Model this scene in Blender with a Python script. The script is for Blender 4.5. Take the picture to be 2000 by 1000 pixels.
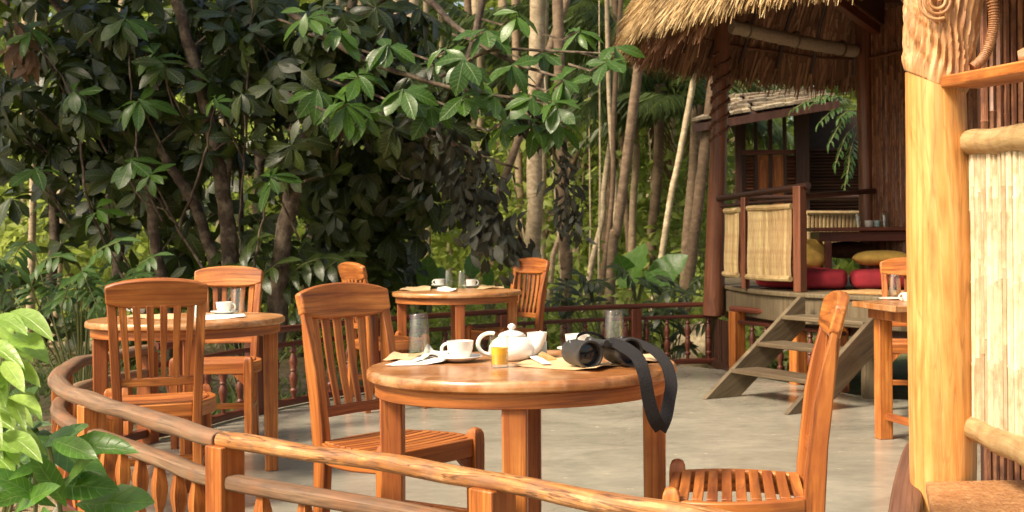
import bpy, math, random
import numpy as np
from mathutils import Vector, Matrix

random.seed(7)
RS = np.random.RandomState(11)
for o in list(bpy.data.objects):
    bpy.data.objects.remove(o)
S = bpy.context.scene
COL = S.collection
PI = math.pi

# ------------------------------------------------------------------ camera, sky, sun, exposure
FPX, CX, HY, CAMZ, ROLL = 2400.0, 1250.0, 462.0, 1.13, 0.0087
cam_d = bpy.data.cameras.new('camera')
cam = bpy.data.objects.new('camera', cam_d)
COL.objects.link(cam)
cam.location = (0, 0, CAMZ)
cam_d.sensor_width = 36.0
cam_d.lens = 36.0 * FPX / 2000.0
cam_d.shift_x = (1000 - CX) / 2000.0
cam_d.shift_y = (HY - 500) / 2000.0
cam_d.clip_start = 0.1
cam_d.clip_end = 400
cam.matrix_world = Matrix.Translation((0, 0, CAMZ)) @ Matrix.Rotation(math.radians(90), 4, 'X') @ Matrix.Rotation(-ROLL, 4, 'Z')
cam_d.dof.use_dof = True
cam_d.dof.focus_distance = 3.75
cam_d.dof.aperture_fstop = 9.0
S.camera = cam

SUN_EL = math.radians(47)
sx, sy = -0.80, -0.60
SUNV = Vector((sx * math.cos(SUN_EL), sy * math.cos(SUN_EL), math.sin(SUN_EL)))
w = bpy.data.worlds.new('World')
S.world = w
w.use_nodes = True
nt = w.node_tree
bg = nt.nodes['Background']
sky = nt.nodes.new('ShaderNodeTexSky')
sky.sky_type = 'NISHITA'
sky.sun_disc = False
sky.sun_elevation = SUN_EL
sky.sun_rotation = math.atan2(sx, sy)
sky.air_density = 1.2
sky.dust_density = 4.0
sky.ozone_density = 0.6
tint = nt.nodes.new('ShaderNodeMix'); tint.data_type = 'RGBA'; tint.blend_type = 'MULTIPLY'
tint.inputs[0].default_value = 1.0; tint.inputs[7].default_value = (1.0, 0.93, 0.80, 1)   # hazy warm daylight
nt.links.new(sky.outputs[0], tint.inputs[6])
nt.links.new(tint.outputs[2], bg.inputs[0])
bg.inputs[1].default_value = 0.118
sl = bpy.data.lights.new('sun', 'SUN')
sl.energy = 3.2
sl.angle = math.radians(16)
sl.color = (1.0, 0.87, 0.69)
so = bpy.data.objects.new('sun', sl)
COL.objects.link(so)
so.rotation_mode = 'QUATERNION'
so.rotation_quaternion = SUNV.to_track_quat('Z', 'Y')
S.view_settings.view_transform = 'Standard'
S.view_settings.look = 'None'
S.view_settings.gamma = 1.0
S.view_settings.exposure = 1.12
S.view_settings.use_curve_mapping = False
S.render.engine = 'CYCLES'
S.cycles.max_bounces = 8
S.cycles.transparent_max_bounces = 8


def P(px, py, Y):
    """world point seen at photo pixel (px, py) at depth Y"""
    dx, dy = px - CX, HY - py
    c, s = math.cos(ROLL), math.sin(ROLL)
    x = dx * c + dy * s
    y = -dx * s + dy * c
    return Vector((x / FPX * Y, Y, CAMZ + y / FPX * Y))


def PZ(px, py, z):
    """world point seen at photo pixel on the plane at height z"""
    p = P(px, py, 1.0)
    Y = (z - CAMZ) / (p.z - CAMZ)
    return P(px, py, Y)


# ------------------------------------------------------------------ object helpers
def tag(o, label=None, cat=None, group=None, kind=None):
    if label: o['label'] = label
    if cat: o['category'] = cat
    if group: o['group'] = group
    if kind: o['kind'] = kind
    return o


def thing(name, label, cat, loc=(0, 0, 0), rz=0.0, group=None):
    o = bpy.data.objects.new(name, None)
    COL.objects.link(o)
    o.empty_display_size = 0.1
    o.location = loc
    o.rotation_euler = (0, 0, rz)
    tag(o, label, cat, group)
    return o


def link_mesh(name, me, parent=None, loc=None, rot=None, scale=None, kind=None):
    o = bpy.data.objects.new(name, me)
    COL.objects.link(o)
    if parent is not None: o.parent = parent
    if loc is not None: o.location = loc
    if rot is not None: o.rotation_euler = rot
    if scale is not None: o.scale = scale if hasattr(scale, '__len__') else (scale,) * 3
    if kind: o['kind'] = kind
    return o


def kids(o):
    return [c for c in bpy.data.objects if c.parent == o]


def copy_tree(o, loc=None, rz=None, label=None, group=None):
    ks = {}
    for c in bpy.data.objects:
        if c.parent is not None: ks.setdefault(c.parent.name, []).append(c)
    def rec(a, par):
        b = a.copy()
        COL.objects.link(b)
        if par is not None: b.parent = par
        for ch in ks.get(a.name, []): rec(ch, b)
        return b
    r = rec(o, None)
    if loc is not None: r.location = loc
    if rz is not None: r.rotation_euler = (0, 0, rz)
    if label: r['label'] = label
    if group: r['group'] = group
    return r


def nrm(v):
    v = np.asarray(v, float)
    return v / max(1e-9, np.linalg.norm(v))


class MB:
    """collects shapes into one mesh, with a grain coordinate per vertex"""
    def __init__(s, origin=(0, 0, 0)):
        s.v, s.f, s.g = [], [], []
        s.o = np.array(origin, float)

    def add(s, v, f, g=None):
        n = len(s.v)
        v = np.asarray(v, float)
        if g is None: g = v
        off = np.array([random.uniform(-5, 5) for _ in range(3)])
        s.v.extend((v - s.o).tolist())
        s.g.extend((np.asarray(g, float) + off).tolist())
        s.f.extend([tuple(i + n for i in q) for q in f])

    def box(s, c, size, rz=0.0, rx=0.0, ry=0.0, taper=1.0):
        """taper scales the top"""
        c = np.array(c, float)
        hx, hy, hz = [q / 2 for q in size]
        R = np.array(Matrix.Rotation(rz, 3, 'Z') @ Matrix.Rotation(ry, 3, 'Y') @ Matrix.Rotation(rx, 3, 'X'))
        v = []
        for z in (-1, 1):
            t = taper if z > 0 else 1.0
            for x, y in ((-1, -1), (1, -1), (1, 1), (-1, 1)):
                v.append((x * hx * t, y * hy * t, z * hz))
        v = np.array(v)
        ax = int(np.argmax(size))
        g = np.roll(v, 2 - ax, axis=1)
        s.add(v @ R.T + c, [(3, 2, 1, 0), (4, 5, 6, 7), (0, 1, 5, 4), (1, 2, 6, 5), (2, 3, 7, 6), (3, 0, 4, 7)], g)
        return s

    def sweep(s, path, W, D, ref=(0, 0, 1), k=4, closed=False, sq=1.0, jit=0.0):
        """W along ref direction, D along the other; k=4 rect, else round with k sides"""
        p = np.array([tuple(q) for q in path], float)
        n = len(p)
        W = np.full(n, W) if np.isscalar(W) else np.array(W, float)
        D = np.full(n, D) if np.isscalar(D) else np.array(D, float)
        if closed:
            t = np.roll(p, -1, 0) - np.roll(p, 1, 0)
        else:
            t = np.gradient(p, axis=0)
        t /= np.maximum(1e-9, np.linalg.norm(t, axis=1))[:, None]
        ref = np.array(ref, float)
        if ref.ndim == 1: ref = np.tile(ref, (n, 1))
        a = ref - (ref * t).sum(1)[:, None] * t
        a /= np.maximum(1e-9, np.linalg.norm(a, axis=1))[:, None]
        b = np.cross(t, a)
        if k == 4:
            cs = [(-1, -1), (1, -1), (1, 1), (-1, 1)]
        else:
            cs = []
            for i in range(k):
                th = 2 * PI * i / k
                c_, s_ = math.cos(th), math.sin(th)
                e = sq
                cs.append((math.copysign(abs(c_) ** e, c_), math.copysign(abs(s_) ** e, s_)))
        L = np.concatenate([[0], np.cumsum(np.linalg.norm(np.diff(p, axis=0), axis=1))])
        v, g, f = [], [], []
        m = len(cs)
        for i in range(n):
            for (cx, cy) in cs:
                jr = 1 + (random.uniform(-jit, jit) if jit else 0)
                v.append(p[i] + a[i] * cx * W[i] / 2 * jr + b[i] * cy * D[i] / 2 * jr)
                g.append((cx * W[i] / 2, cy * D[i] / 2, L[i]))
        nn = n if closed else n - 1
        for i in range(nn):
            j = (i + 1) % n
            for q in range(m):
                r = (q + 1) % m
                f.append((i * m + q, i * m + r, j * m + r, j * m + q))
        if not closed:
            f.append(tuple(range(m - 1, -1, -1)))
            f.append(tuple((n - 1) * m + q for q in range(m)))
        s.add(v, f, g)
        return s

    def tube(s, path, r, k=8, jit=0.0):
        r2 = r * 2 if np.isscalar(r) else [q * 2 for q in r]
        p = [tuple(q) for q in path]
        d = np.array(p[-1]) - np.array(p[0])
        ref = (0, 0, 1) if abs(d[2]) < 0.8 * np.linalg.norm(d) else (0, 1, 0.01)
        return s.sweep(path, r2, r2, ref, k, jit=jit)

    def lathe(s, prof, c=(0, 0, 0), k=24, axis=None, caps=True):
        """prof: list of (r, z)"""
        c = np.array(c, float)
        v, g, f = [], [], []
        for (r, z) in prof:
            for i in range(k):
                th = 2 * PI * i / k
                v.append((r * math.cos(th), r * math.sin(th), z))
                g.append((r * math.cos(th), r * math.sin(th), z))
        n = len(prof)
        for i in range(n - 1):
            for q in range(k):
                r_ = (q + 1) % k
                f.append((i * k + q, i * k + r_, (i + 1) * k + r_, (i + 1) * k + q))
        if caps:
            f.append(tuple(range(k - 1, -1, -1)))
            f.append(tuple((n - 1) * k + q for q in range(k)))
        v = np.array(v)
        if axis is not None:
            R = np.array(Vector(axis).to_track_quat('Z', 'Y').to_matrix())
            v = v @ R.T
        s.add(v + c, f, g)
        return s

    def prism(s, poly, z0, z1):
        """vertical extrusion of a counter-clockwise xy polygon"""
        n = len(poly)
        v = [(x, y, z0) for x, y in poly] + [(x, y, z1) for x, y in poly]
        f = [tuple(range(n - 1, -1, -1)), tuple(range(n, 2 * n))]
        for i in range(n):
            j = (i + 1) % n
            f.append((i, j, n + j, n + i))
        s.add(v, f)
        return s

    def mesh(s, name, mat, smooth=True, angle=38, extra=None):
        me = bpy.data.meshes.new(name)
        me.from_pydata(s.v, [], s.f)
        at = me.attributes.new('gc', 'FLOAT_VECTOR', 'POINT')
        at.data.foreach_set('vector', np.array(s.g, dtype=np.float32).ravel())
        me.materials.append(mat)
        if smooth:
            me.polygons.foreach_set('use_smooth', [True] * len(me.polygons))
            me.update()
            try: me.set_sharp_from_angle(angle=math.radians(angle))
            except Exception: pass
        me.update()
        return me

    def build(s, name, mat, parent=None, smooth=True, bevel=0.0, kind=None, angle=38, loc=None, rot=None, sub=0):
        o = link_mesh(name, s.mesh(name, mat, smooth, angle), parent, loc, rot, kind=kind)
        if bevel:
            m = o.modifiers.new('bevel', 'BEVEL')
            m.width = bevel
            m.segments = 2
            m.limit_method = 'ANGLE'
            m.angle_limit = math.radians(40)
            m.harden_normals = False
        if sub:
            m = o.modifiers.new('sub', 'SUBSURF')
            m.levels = m.render_levels = sub
        return o


def spline(pts, n=8):
    """Catmull-Rom through points"""
    p = [np.array(tuple(q), float) for q in pts]
    p = [2 * p[0] - p[1]] + p + [2 * p[-1] - p[-2]]
    out = []
    for i in range(1, len(p) - 2):
        for j in range(n):
            t = j / n
            out.append(0.5 * ((2 * p[i]) + (-p[i - 1] + p[i + 1]) * t + (2 * p[i - 1] - 5 * p[i] + 4 * p[i + 1] - p[i + 2]) * t * t
                              + (-p[i - 1] + 3 * p[i] - 3 * p[i + 1] + p[i + 2]) * t ** 3))
    out.append(p[-2])
    return out


# ------------------------------------------------------------------ materials
MATS = {}


def newmat(name):
    m = bpy.data.materials.new(name)
    m.use_nodes = True
    nt = m.node_tree
    return m, nt, nt.nodes['Principled BSDF']


def N(nt, t, **kw):
    n = nt.nodes.new(t)
    for k, v in kw.items():
        if k.startswith('i_'):
            n.inputs[k[2:].replace('_', ' ')].default_value = v
        else:
            setattr(n, k, v)
    return n


def ramp(nt, stops):
    r = nt.nodes.new('ShaderNodeValToRGB')
    e = r.color_ramp.elements
    while len(e) > 1: e.remove(e[-1])
    e[0].position, e[0].color = stops[0][0], (*stops[0][1], 1)
    for p, c in stops[1:]:
        q = e.new(p)
        q.color = (*c, 1)
    return r


def mixrgb(nt, a, b, fac, mode='MIX'):
    m = nt.nodes.new('ShaderNodeMix')
    m.data_type = 'RGBA'
    m.blend_type = mode
    for sock, val in ((m.inputs[0], fac), (m.inputs[6], a), (m.inputs[7], b)):
        if hasattr(val, 'is_linked') or hasattr(val, 'links'):
            nt.links.new(val, sock)
        elif isinstance(val, (int, float)):
            sock.default_value = val
        else:
            sock.default_value = (*val, 1)
    return m.outputs[2]


def wood(name, dark, mid, light, rough=0.42, gx=26.0, gz=1.6, bump=0.25, patch=None, patch_amt=0.5, coat=0.0, rings=0.35, pscale=3.0, cracks=0.35):
    m, nt, b = newmat(name)
    L = nt.links.new
    at = N(nt, 'ShaderNodeAttribute', attribute_name='gc')
    oi = N(nt, 'ShaderNodeObjectInfo')
    mu = N(nt, 'ShaderNodeVectorMath', operation='MULTIPLY')
    L(at.outputs['Vector'], mu.inputs[0])
    mu.inputs[1].default_value = (gx, gx, gz)
    add = N(nt, 'ShaderNodeVectorMath', operation='ADD')
    L(mu.outputs[0], add.inputs[0])
    sc = N(nt, 'ShaderNodeVectorMath', operation='SCALE')
    cb = N(nt, 'ShaderNodeCombineXYZ')
    for i in range(3): L(oi.outputs['Random'], cb.inputs[i])
    L(cb.outputs[0], sc.inputs[0])
    sc.inputs['Scale'].default_value = 31.0
    L(sc.outputs[0], add.inputs[1])
    n1 = N(nt, 'ShaderNodeTexNoise', i_Scale=1.0, i_Detail=6.0, i_Roughness=0.62, i_Distortion=0.9)
    L(add.outputs[0], n1.inputs['Vector'])
    r1 = ramp(nt, [(0.28, dark), (0.5, mid), (0.72, light)])
    L(n1.outputs[0], r1.inputs[0])
    # growth rings
    wv = N(nt, 'ShaderNodeTexWave', wave_type='BANDS', bands_direction='X', i_Scale=0.55, i_Distortion=7.0, i_Detail=2.5)
    wv.inputs['Detail Scale'].default_value = 0.6
    L(add.outputs[0], wv.inputs['Vector'])
    rw = ramp(nt, [(0.0, (0.5, 0.45, 0.42)), (0.35, (1, 1, 1))])
    L(wv.outputs[1], rw.inputs[0])
    c = mixrgb(nt, r1.outputs[0], rw.outputs[0], rings, 'MULTIPLY')
    # per object tint
    rr = ramp(nt, [(0, (0.56, 0.46, 0.42)), (0.35, (0.82, 0.76, 0.72)), (0.7, (1, 1, 1)), (1, (1.18, 1.2, 1.12))])
    L(oi.outputs['Random'], rr.inputs[0])
    c = mixrgb(nt, c, rr.outputs[0], 0.8, 'MULTIPLY')
    # worn patches
    n2 = N(nt, 'ShaderNodeTexNoise', i_Scale=pscale, i_Detail=5.0, i_Roughness=0.65)
    L(at.outputs['Vector'], n2.inputs['Vector'])
    if patch is not None:
        r2 = ramp(nt, [(0.46, (0, 0, 0)), (0.66, (patch_amt,) * 3)])
        L(n2.outputs[0], r2.inputs[0])
        c = mixrgb(nt, c, patch, r2.outputs[0])
    # drying cracks and dark streaks along the grain
    n3 = N(nt, 'ShaderNodeTexNoise', i_Scale=1.0, i_Detail=3.0, i_Roughness=0.5, i_Distortion=0.4)
    mu3 = N(nt, 'ShaderNodeVectorMath', operation='MULTIPLY')
    L(add.outputs[0], mu3.inputs[0]); mu3.inputs[1].default_value = (0.8, 0.8, 0.5)
    L(mu3.outputs[0], n3.inputs['Vector'])
    r3 = ramp(nt, [(0.478, (0, 0, 0)), (0.492, (1, 1, 1)), (0.500, (1, 1, 1)), (0.514, (0, 0, 0))])
    L(n3.outputs[0], r3.inputs[0])
    mk = N(nt, 'ShaderNodeMath', operation='MULTIPLY'); L(r3.outputs[0], mk.inputs[0]); mk.inputs[1].default_value = cracks
    c = mixrgb(nt, c, tuple(q * .35 for q in dark), mk.outputs[0])
    L(c, b.inputs['Base Color'])
    mr = N(nt, 'ShaderNodeMapRange')
    L(n2.outputs[0], mr.inputs[0])
    mr.inputs[3].default_value = rough - 0.12
    mr.inputs[4].default_value = rough + 0.18
    L(mr.outputs[0], b.inputs['Roughness'])
    bp = N(nt, 'ShaderNodeBump')
    bp.inputs['Strength'].default_value = bump
    bp.inputs['Distance'].default_value = 0.004
    L(n1.outputs[0], bp.inputs['Height'])
    L(bp.outputs[0], b.inputs['Normal'])
    b.inputs['Coat Weight'].default_value = coat
    b.inputs['Coat Roughness'].default_value = 0.22
    MATS[name] = m
    return m


def plain(name, col, rough=0.5, metal=0.0, noise=0.15, nscale=12.0, bump=0.0, spec=0.5, sub=0.0):
    m, nt, b = newmat(name)
    L = nt.links.new
    tc = N(nt, 'ShaderNodeTexCoord')
    n1 = N(nt, 'ShaderNodeTexNoise', i_Scale=nscale, i_Detail=5.0)
    L(tc.outputs['Object'], n1.inputs['Vector'])
    lo = tuple(max(0, q * (1 - noise)) for q in col)
    hi = tuple(min(1, q * (1 + noise)) for q in col)
    r = ramp(nt, [(0.3, lo), (0.7, hi)])
    L(n1.outputs[0], r.inputs[0])
    L(r.outputs[0], b.inputs['Base Color'])
    b.inputs['Roughness'].default_value = rough
    b.inputs['Metallic'].default_value = metal
    b.inputs['Specular IOR Level'].default_value = spec
    if sub:
        b.inputs['Subsurface Weight'].default_value = sub
        b.inputs['Subsurface Scale'].default_value = 0.01
    if bump:
        bp = N(nt, 'ShaderNodeBump')
        bp.inputs['Strength'].default_value = bump
        bp.inputs['Distance'].default_value = 0.01
        L(n1.outputs[0], bp.inputs['Height'])
        L(bp.outputs[0], b.inputs['Normal'])
    MATS[name] = m
    return m


def leafmat(name, dark, light, rough=0.4, trans=0.3, vein=(0.16, 0.22, 0.06), veins=9.0, tcol=None, spots=0.0, vamt=0.75):
    """attributes: luv (u -1..1 across, v 0..1 along), rnd"""
    m, nt, b = newmat(name)
    L = nt.links.new
    rn = N(nt, 'ShaderNodeAttribute', attribute_name='rnd')
    uv = N(nt, 'ShaderNodeAttribute', attribute_name='luv')
    r = ramp(nt, [(0.0, dark), (0.6, tuple((a + c) / 2 for a, c in zip(dark, light))), (1.0, light)])
    L(rn.outputs['Fac'], r.inputs[0])
    c = r.outputs[0]
    sp = N(nt, 'ShaderNodeSeparateXYZ')
    L(uv.outputs['Vector'], sp.inputs[0])
    ab = N(nt, 'ShaderNodeMath', operation='ABSOLUTE')
    L(sp.outputs[0], ab.inputs[0])
    # side veins: stripes in v - 0.22*|u|
    m1 = N(nt, 'ShaderNodeMath', operation='MULTIPLY_ADD')
    L(ab.outputs[0], m1.inputs[0]); m1.inputs[1].default_value = -0.16; L(sp.outputs[1], m1.inputs[2])
    m2 = N(nt, 'ShaderNodeMath', operation='MULTIPLY'); L(m1.outputs[0], m2.inputs[0]); m2.inputs[1].default_value = veins * 2 * PI
    m3 = N(nt, 'ShaderNodeMath', operation='SINE'); L(m2.outputs[0], m3.inputs[0])
    rv = ramp(nt, [(0.86, (0, 0, 0)), (1.0, (1, 1, 1))])
    L(m3.outputs[0], rv.inputs[0])
    mid = ramp(nt, [(0.03, (1, 1, 1)), (0.10, (0, 0, 0))])
    L(ab.outputs[0], mid.inputs[0])
    mx = N(nt, 'ShaderNodeMath', operation='MAXIMUM')
    L(rv.outputs[0], mx.inputs[0]); L(mid.outputs[0], mx.inputs[1])
    mm = N(nt, 'ShaderNodeMath', operation='MULTIPLY'); L(mx.outputs[0], mm.inputs[0]); mm.inputs[1].default_value = vamt
    c = mixrgb(nt, c, vein, mm.outputs[0])
    tc = N(nt, 'ShaderNodeTexCoord')
    n1 = N(nt, 'ShaderNodeTexNoise', i_Scale=9.0, i_Detail=4.0)
    L(tc.outputs['Object'], n1.inputs['Vector'])
    rn2 = ramp(nt, [(0.3, (0.72, 0.75, 0.7)), (0.7, (1.15, 1.12, 1.1))])
    L(n1.outputs[0], rn2.inputs[0])
    c = mixrgb(nt, c, rn2.outputs[0], 1.0, 'MULTIPLY')
    L(c, b.inputs['Base Color'])
    b.inputs['Roughness'].default_value = rough
    bp = N(nt, 'ShaderNodeBump')
    bp.inputs['Strength'].default_value = 0.35
    bp.inputs['Distance'].default_value = 0.004
    bp.invert = True
    L(mx.outputs[0], bp.inputs['Height'])
    L(bp.outputs[0], b.inputs['Normal'])
    tr = N(nt, 'ShaderNodeBsdfTranslucent')
    tm = mixrgb(nt, c, tcol if tcol else tuple(min(1, 2.0 * q) for q in light), 0.5)
    L(tm, tr.inputs[0])
    ms = N(nt, 'ShaderNodeMixShader')
    ms.inputs[0].default_value = trans
    L(b.outputs[0], ms.inputs[1]); L(tr.outputs[0], ms.inputs[2])
    L(ms.outputs[0], nt.nodes['Material Output'].inputs[0])
    MATS[name] = m
    return m


# furniture teak and friends
TEAK = wood('teak', (0.13, 0.034, 0.009), (0.44, 0.140, 0.027), (0.68, 0.275, 0.066), rough=0.42, coat=0.06, bump=0.35, rings=0.42, patch=(0.24, 0.055, 0.012), patch_amt=0.6)
TOPW = wood('table_top_wood', (0.30, 0.105, 0.03), (0.50, 0.215, 0.065), (0.66, 0.35, 0.15), rough=0.30, coat=0.25, bump=0.3, rings=0.4, patch=(0.64, 0.40, 0.22), patch_amt=0.6, pscale=9)
REDW = wood('red_brown_wood', (0.065, 0.016, 0.009), (0.12, 0.029, 0.014), (0.19, 0.05, 0.024), rough=0.4, coat=0.1, bump=0.25, rings=0.3)
HUTW = wood('hut_wood', (0.10, 0.034, 0.018), (0.17, 0.06, 0.030), (0.26, 0.10, 0.052), rough=0.38, coat=0.15, bump=0.3, rings=0.35)
DARKW = wood('dark_brown_wood', (0.035, 0.014, 0.009), (0.06, 0.024, 0.014), (0.10, 0.042, 0.024), rough=0.42, bump=0.3, rings=0.3)
LOGW = wood('weathered_log', (0.13, 0.08, 0.048), (0.23, 0.145, 0.085), (0.36, 0.25, 0.155), rough=0.6, gx=38, gz=2.2, bump=0.7, rings=0.25, patch=(0.28, 0.12, 0.05), patch_amt=0.6, pscale=5)
LOGO = wood('peeled_log', (0.16, 0.06, 0.02), (0.42, 0.175, 0.05), (0.62, 0.38, 0.18), rough=0.5, gx=34, gz=4.5, bump=0.9, rings=0.4, patch=(0.22, 0.11, 0.06), patch_amt=0.9, pscale=10, cracks=.7)
GREYW = wood('grey_board', (0.08, 0.056, 0.030), (0.135, 0.10, 0.055), (0.20, 0.15, 0.088), rough=0.62, gx=30, gz=2.0, bump=0.5, rings=0.2, patch=(0.13, 0.10, 0.06), patch_amt=0.5, pscale=6)
POSTW = wood('varnished_post', (0.42, 0.16, 0.04), (0.60, 0.275, 0.08), (0.72, 0.40, 0.155), rough=0.42, gx=26, gz=2.4, bump=0.5, rings=0.4, patch=(0.66, 0.37, 0.12), patch_amt=0.4, pscale=6, cracks=.28)
CARVW = wood('carved_wood', (0.24, 0.095, 0.035), (0.52, 0.27, 0.11), (0.68, 0.43, 0.22), rough=0.5, gx=40, gz=2.5, bump=0.7, rings=0.3, patch=(0.30, 0.12, 0.04), patch_amt=0.5, pscale=14, cracks=.5)
REED = wood('pale_reed', (0.52, 0.42, 0.25), (0.68, 0.58, 0.38), (0.80, 0.72, 0.53), rough=0.5, gx=70, gz=3, bump=0.35, rings=0.15, patch=(0.30, 0.17, 0.07), patch_amt=0.6, pscale=11)
PALECANE = wood('pale_cane', (0.34, 0.23, 0.10), (0.48, 0.35, 0.165), (0.58, 0.45, 0.24), rough=0.5, gx=40, gz=5, bump=0.3, rings=0.1, patch=(0.26, 0.13, 0.05), patch_amt=0.6, pscale=14)
BROWNCANE = wood('brown_cane', (0.12, 0.046, 0.024), (0.25, 0.105, 0.052), (0.42, 0.21, 0.11), rough=0.4, gx=40, gz=4, bump=0.35, rings=0.3, patch=(0.06, 0.02, 0.012), patch_amt=0.8, pscale=9)
BARK = wood('mottled_bark', (0.03, 0.020, 0.014), (0.07, 0.045, 0.030), (0.15, 0.105, 0.07), rough=0.85, gx=16, gz=6, bump=1.0, rings=0.3, patch=(0.24, 0.19, 0.13), patch_amt=0.75, pscale=9)
PALMB = wood('palm_bark', (0.28, 0.21, 0.13), (0.48, 0.38, 0.245), (0.66, 0.56, 0.38), rough=0.85, gx=9, gz=16, bump=0.8, rings=0.1, patch=(0.22, 0.17, 0.10), patch_amt=0.6, pscale=3)
PALMD = wood('dark_palm_bark', (0.13, 0.085, 0.05), (0.22, 0.15, 0.09), (0.33, 0.24, 0.15), rough=0.85, gx=9, gz=16, bump=0.8, rings=0.1, patch=(0.10, 0.07, 0.04), patch_amt=0.6, pscale=3)
SHINGLE = wood('shingle_wood', (0.22, 0.17, 0.11), (0.36, 0.29, 0.2), (0.5, 0.42, 0.3), rough=0.75, gx=20, gz=3, bump=0.5, rings=0.2, patch=(0.2, 0.19, 0.13), patch_amt=0.5)
BLIND = wood('woven_blind', (0.30, 0.24, 0.17), (0.42, 0.35, 0.26), (0.52, 0.45, 0.35), rough=0.8, gx=60, gz=60, bump=0.5, rings=0.0)

CERAM = plain('white_ceramic', (0.80, 0.77, 0.70), rough=0.12, noise=0.02)
PAPERW = plain('white_paper_napkin', (0.82, 0.79, 0.73), rough=0.8, noise=0.04, nscale=30, bump=0.2)
KRAFT = plain('kraft_paper', (0.62, 0.42, 0.22), rough=0.75, noise=0.12, nscale=25, bump=0.3)
TEAL = plain('pale_teal_glaze', (0.42, 0.58, 0.55), rough=0.2, noise=0.05)
RUBBER = plain('black_rubber', (0.030, 0.027, 0.024), rough=0.48, noise=0.2, nscale=120, bump=0.15)
STRAPM = plain('black_webbing', (0.012, 0.010, 0.010), rough=0.7, noise=0.3, nscale=200, bump=0.3, spec=0.25)
STEEL = plain('steel', (0.6, 0.6, 0.6), rough=0.22, metal=1.0, noise=0.05)
LENSM = plain('lens_glass', (0.012, 0.014, 0.018), rough=0.04, noise=0.1)
BREAD = plain('bread_crust', (0.55, 0.33, 0.13), rough=0.7, noise=0.25, nscale=40, bump=0.4)
REDC = plain('red_fabric', (0.36, 0.022, 0.034), rough=0.85, noise=0.2, nscale=8, bump=0.1)
YELC = plain('mustard_fabric', (0.66, 0.42, 0.09), rough=0.85, noise=0.15, nscale=20, bump=0.1)
BRNC = plain('brown_fabric', (0.13, 0.055, 0.03), rough=0.85, noise=0.3, nscale=30, bump=0.1)
JUICE = plain('orange_juice', (0.95, 0.50, 0.02), rough=0.25, noise=0.03)
DARKIN = plain('dark_interior', (0.03, 0.018, 0.012), rough=0.8, noise=0.3)
COIR = plain('coir_mat', (0.38, 0.21, 0.08), rough=0.95, noise=0.35, nscale=60, bump=0.8)
STRAW = None


def glassmat(name, col=(1, 1, 1), rough=0.0):
    """thin clear glass: clear straight through, glossy at grazing angles, darker where seen edge on"""
    m, nt, b = newmat(name)
    L = nt.links.new
    lw = N(nt, 'ShaderNodeLayerWeight', i_Blend=0.5)
    r = ramp(nt, [(0.0, col), (0.6, tuple(q * .97 for q in col)), (0.92, tuple(q * .74 for q in col)), (1.0, tuple(q * .6 for q in col))])
    L(lw.outputs['Facing'], r.inputs[0])
    tr = N(nt, 'ShaderNodeBsdfTransparent'); L(r.outputs[0], tr.inputs[0])
    gl = N(nt, 'ShaderNodeBsdfGlossy'); gl.inputs['Roughness'].default_value = max(rough, .03)
    mu = ramp(nt, [(0.0, (.08,) * 3), (0.7, (.17,) * 3), (0.95, (.55,) * 3), (1.0, (.7,) * 3)]); L(lw.outputs['Facing'], mu.inputs[0])
    ms = N(nt, 'ShaderNodeMixShader'); L(mu.outputs[0], ms.inputs[0]); L(tr.outputs[0], ms.inputs[1]); L(gl.outputs[0], ms.inputs[2])
    L(ms.outputs[0], nt.nodes['Material Output'].inputs[0])
    nt.nodes.remove(b)
    return m


GLASS = glassmat('clear_glass', (0.97, 0.99, 0.97))
PANE = glassmat('window_glass', (0.9, 0.95, 0.92), 0.02)


def strandmat(name, cols, rough=0.8, trans=0.15):
    m, nt, b = newmat(name)
    L = nt.links.new
    rn = N(nt, 'ShaderNodeAttribute', attribute_name='rnd')
    r = ramp(nt, cols)
    L(rn.outputs['Fac'], r.inputs[0])
    tc = N(nt, 'ShaderNodeTexCoord')
    n1 = N(nt, 'ShaderNodeTexNoise', i_Scale=2.3, i_Detail=4.0)
    L(tc.outputs['Object'], n1.inputs['Vector'])
    r2 = ramp(nt, [(0.32, (0.62, 0.58, 0.54)), (0.65, (1.1, 1.08, 1.05))])
    L(n1.outputs[0], r2.inputs[0])
    c = mixrgb(nt, r.outputs[0], r2.outputs[0], 1.0, 'MULTIPLY')
    L(c, b.inputs['Base Color'])
    b.inputs['Roughness'].default_value = rough
    tr = N(nt, 'ShaderNodeBsdfTranslucent')
    L(c, tr.inputs[0])
    ms = N(nt, 'ShaderNodeMixShader')
    ms.inputs[0].default_value = trans
    L(b.outputs[0], ms.inputs[1]); L(tr.outputs[0], ms.inputs[2])
    L(ms.outputs[0], nt.nodes['Material Output'].inputs[0])
    return m


STRAW = strandmat('golden_thatch', [(0, (0.24, 0.15, 0.065)), (0.5, (0.52, 0.35, 0.15)), (1, (0.80, 0.62, 0.34))])
STRAWD = strandmat('brown_thatch', [(0, (0.17, 0.075, 0.045)), (0.5, (0.40, 0.20, 0.12)), (1, (0.60, 0.37, 0.23))])

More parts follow.
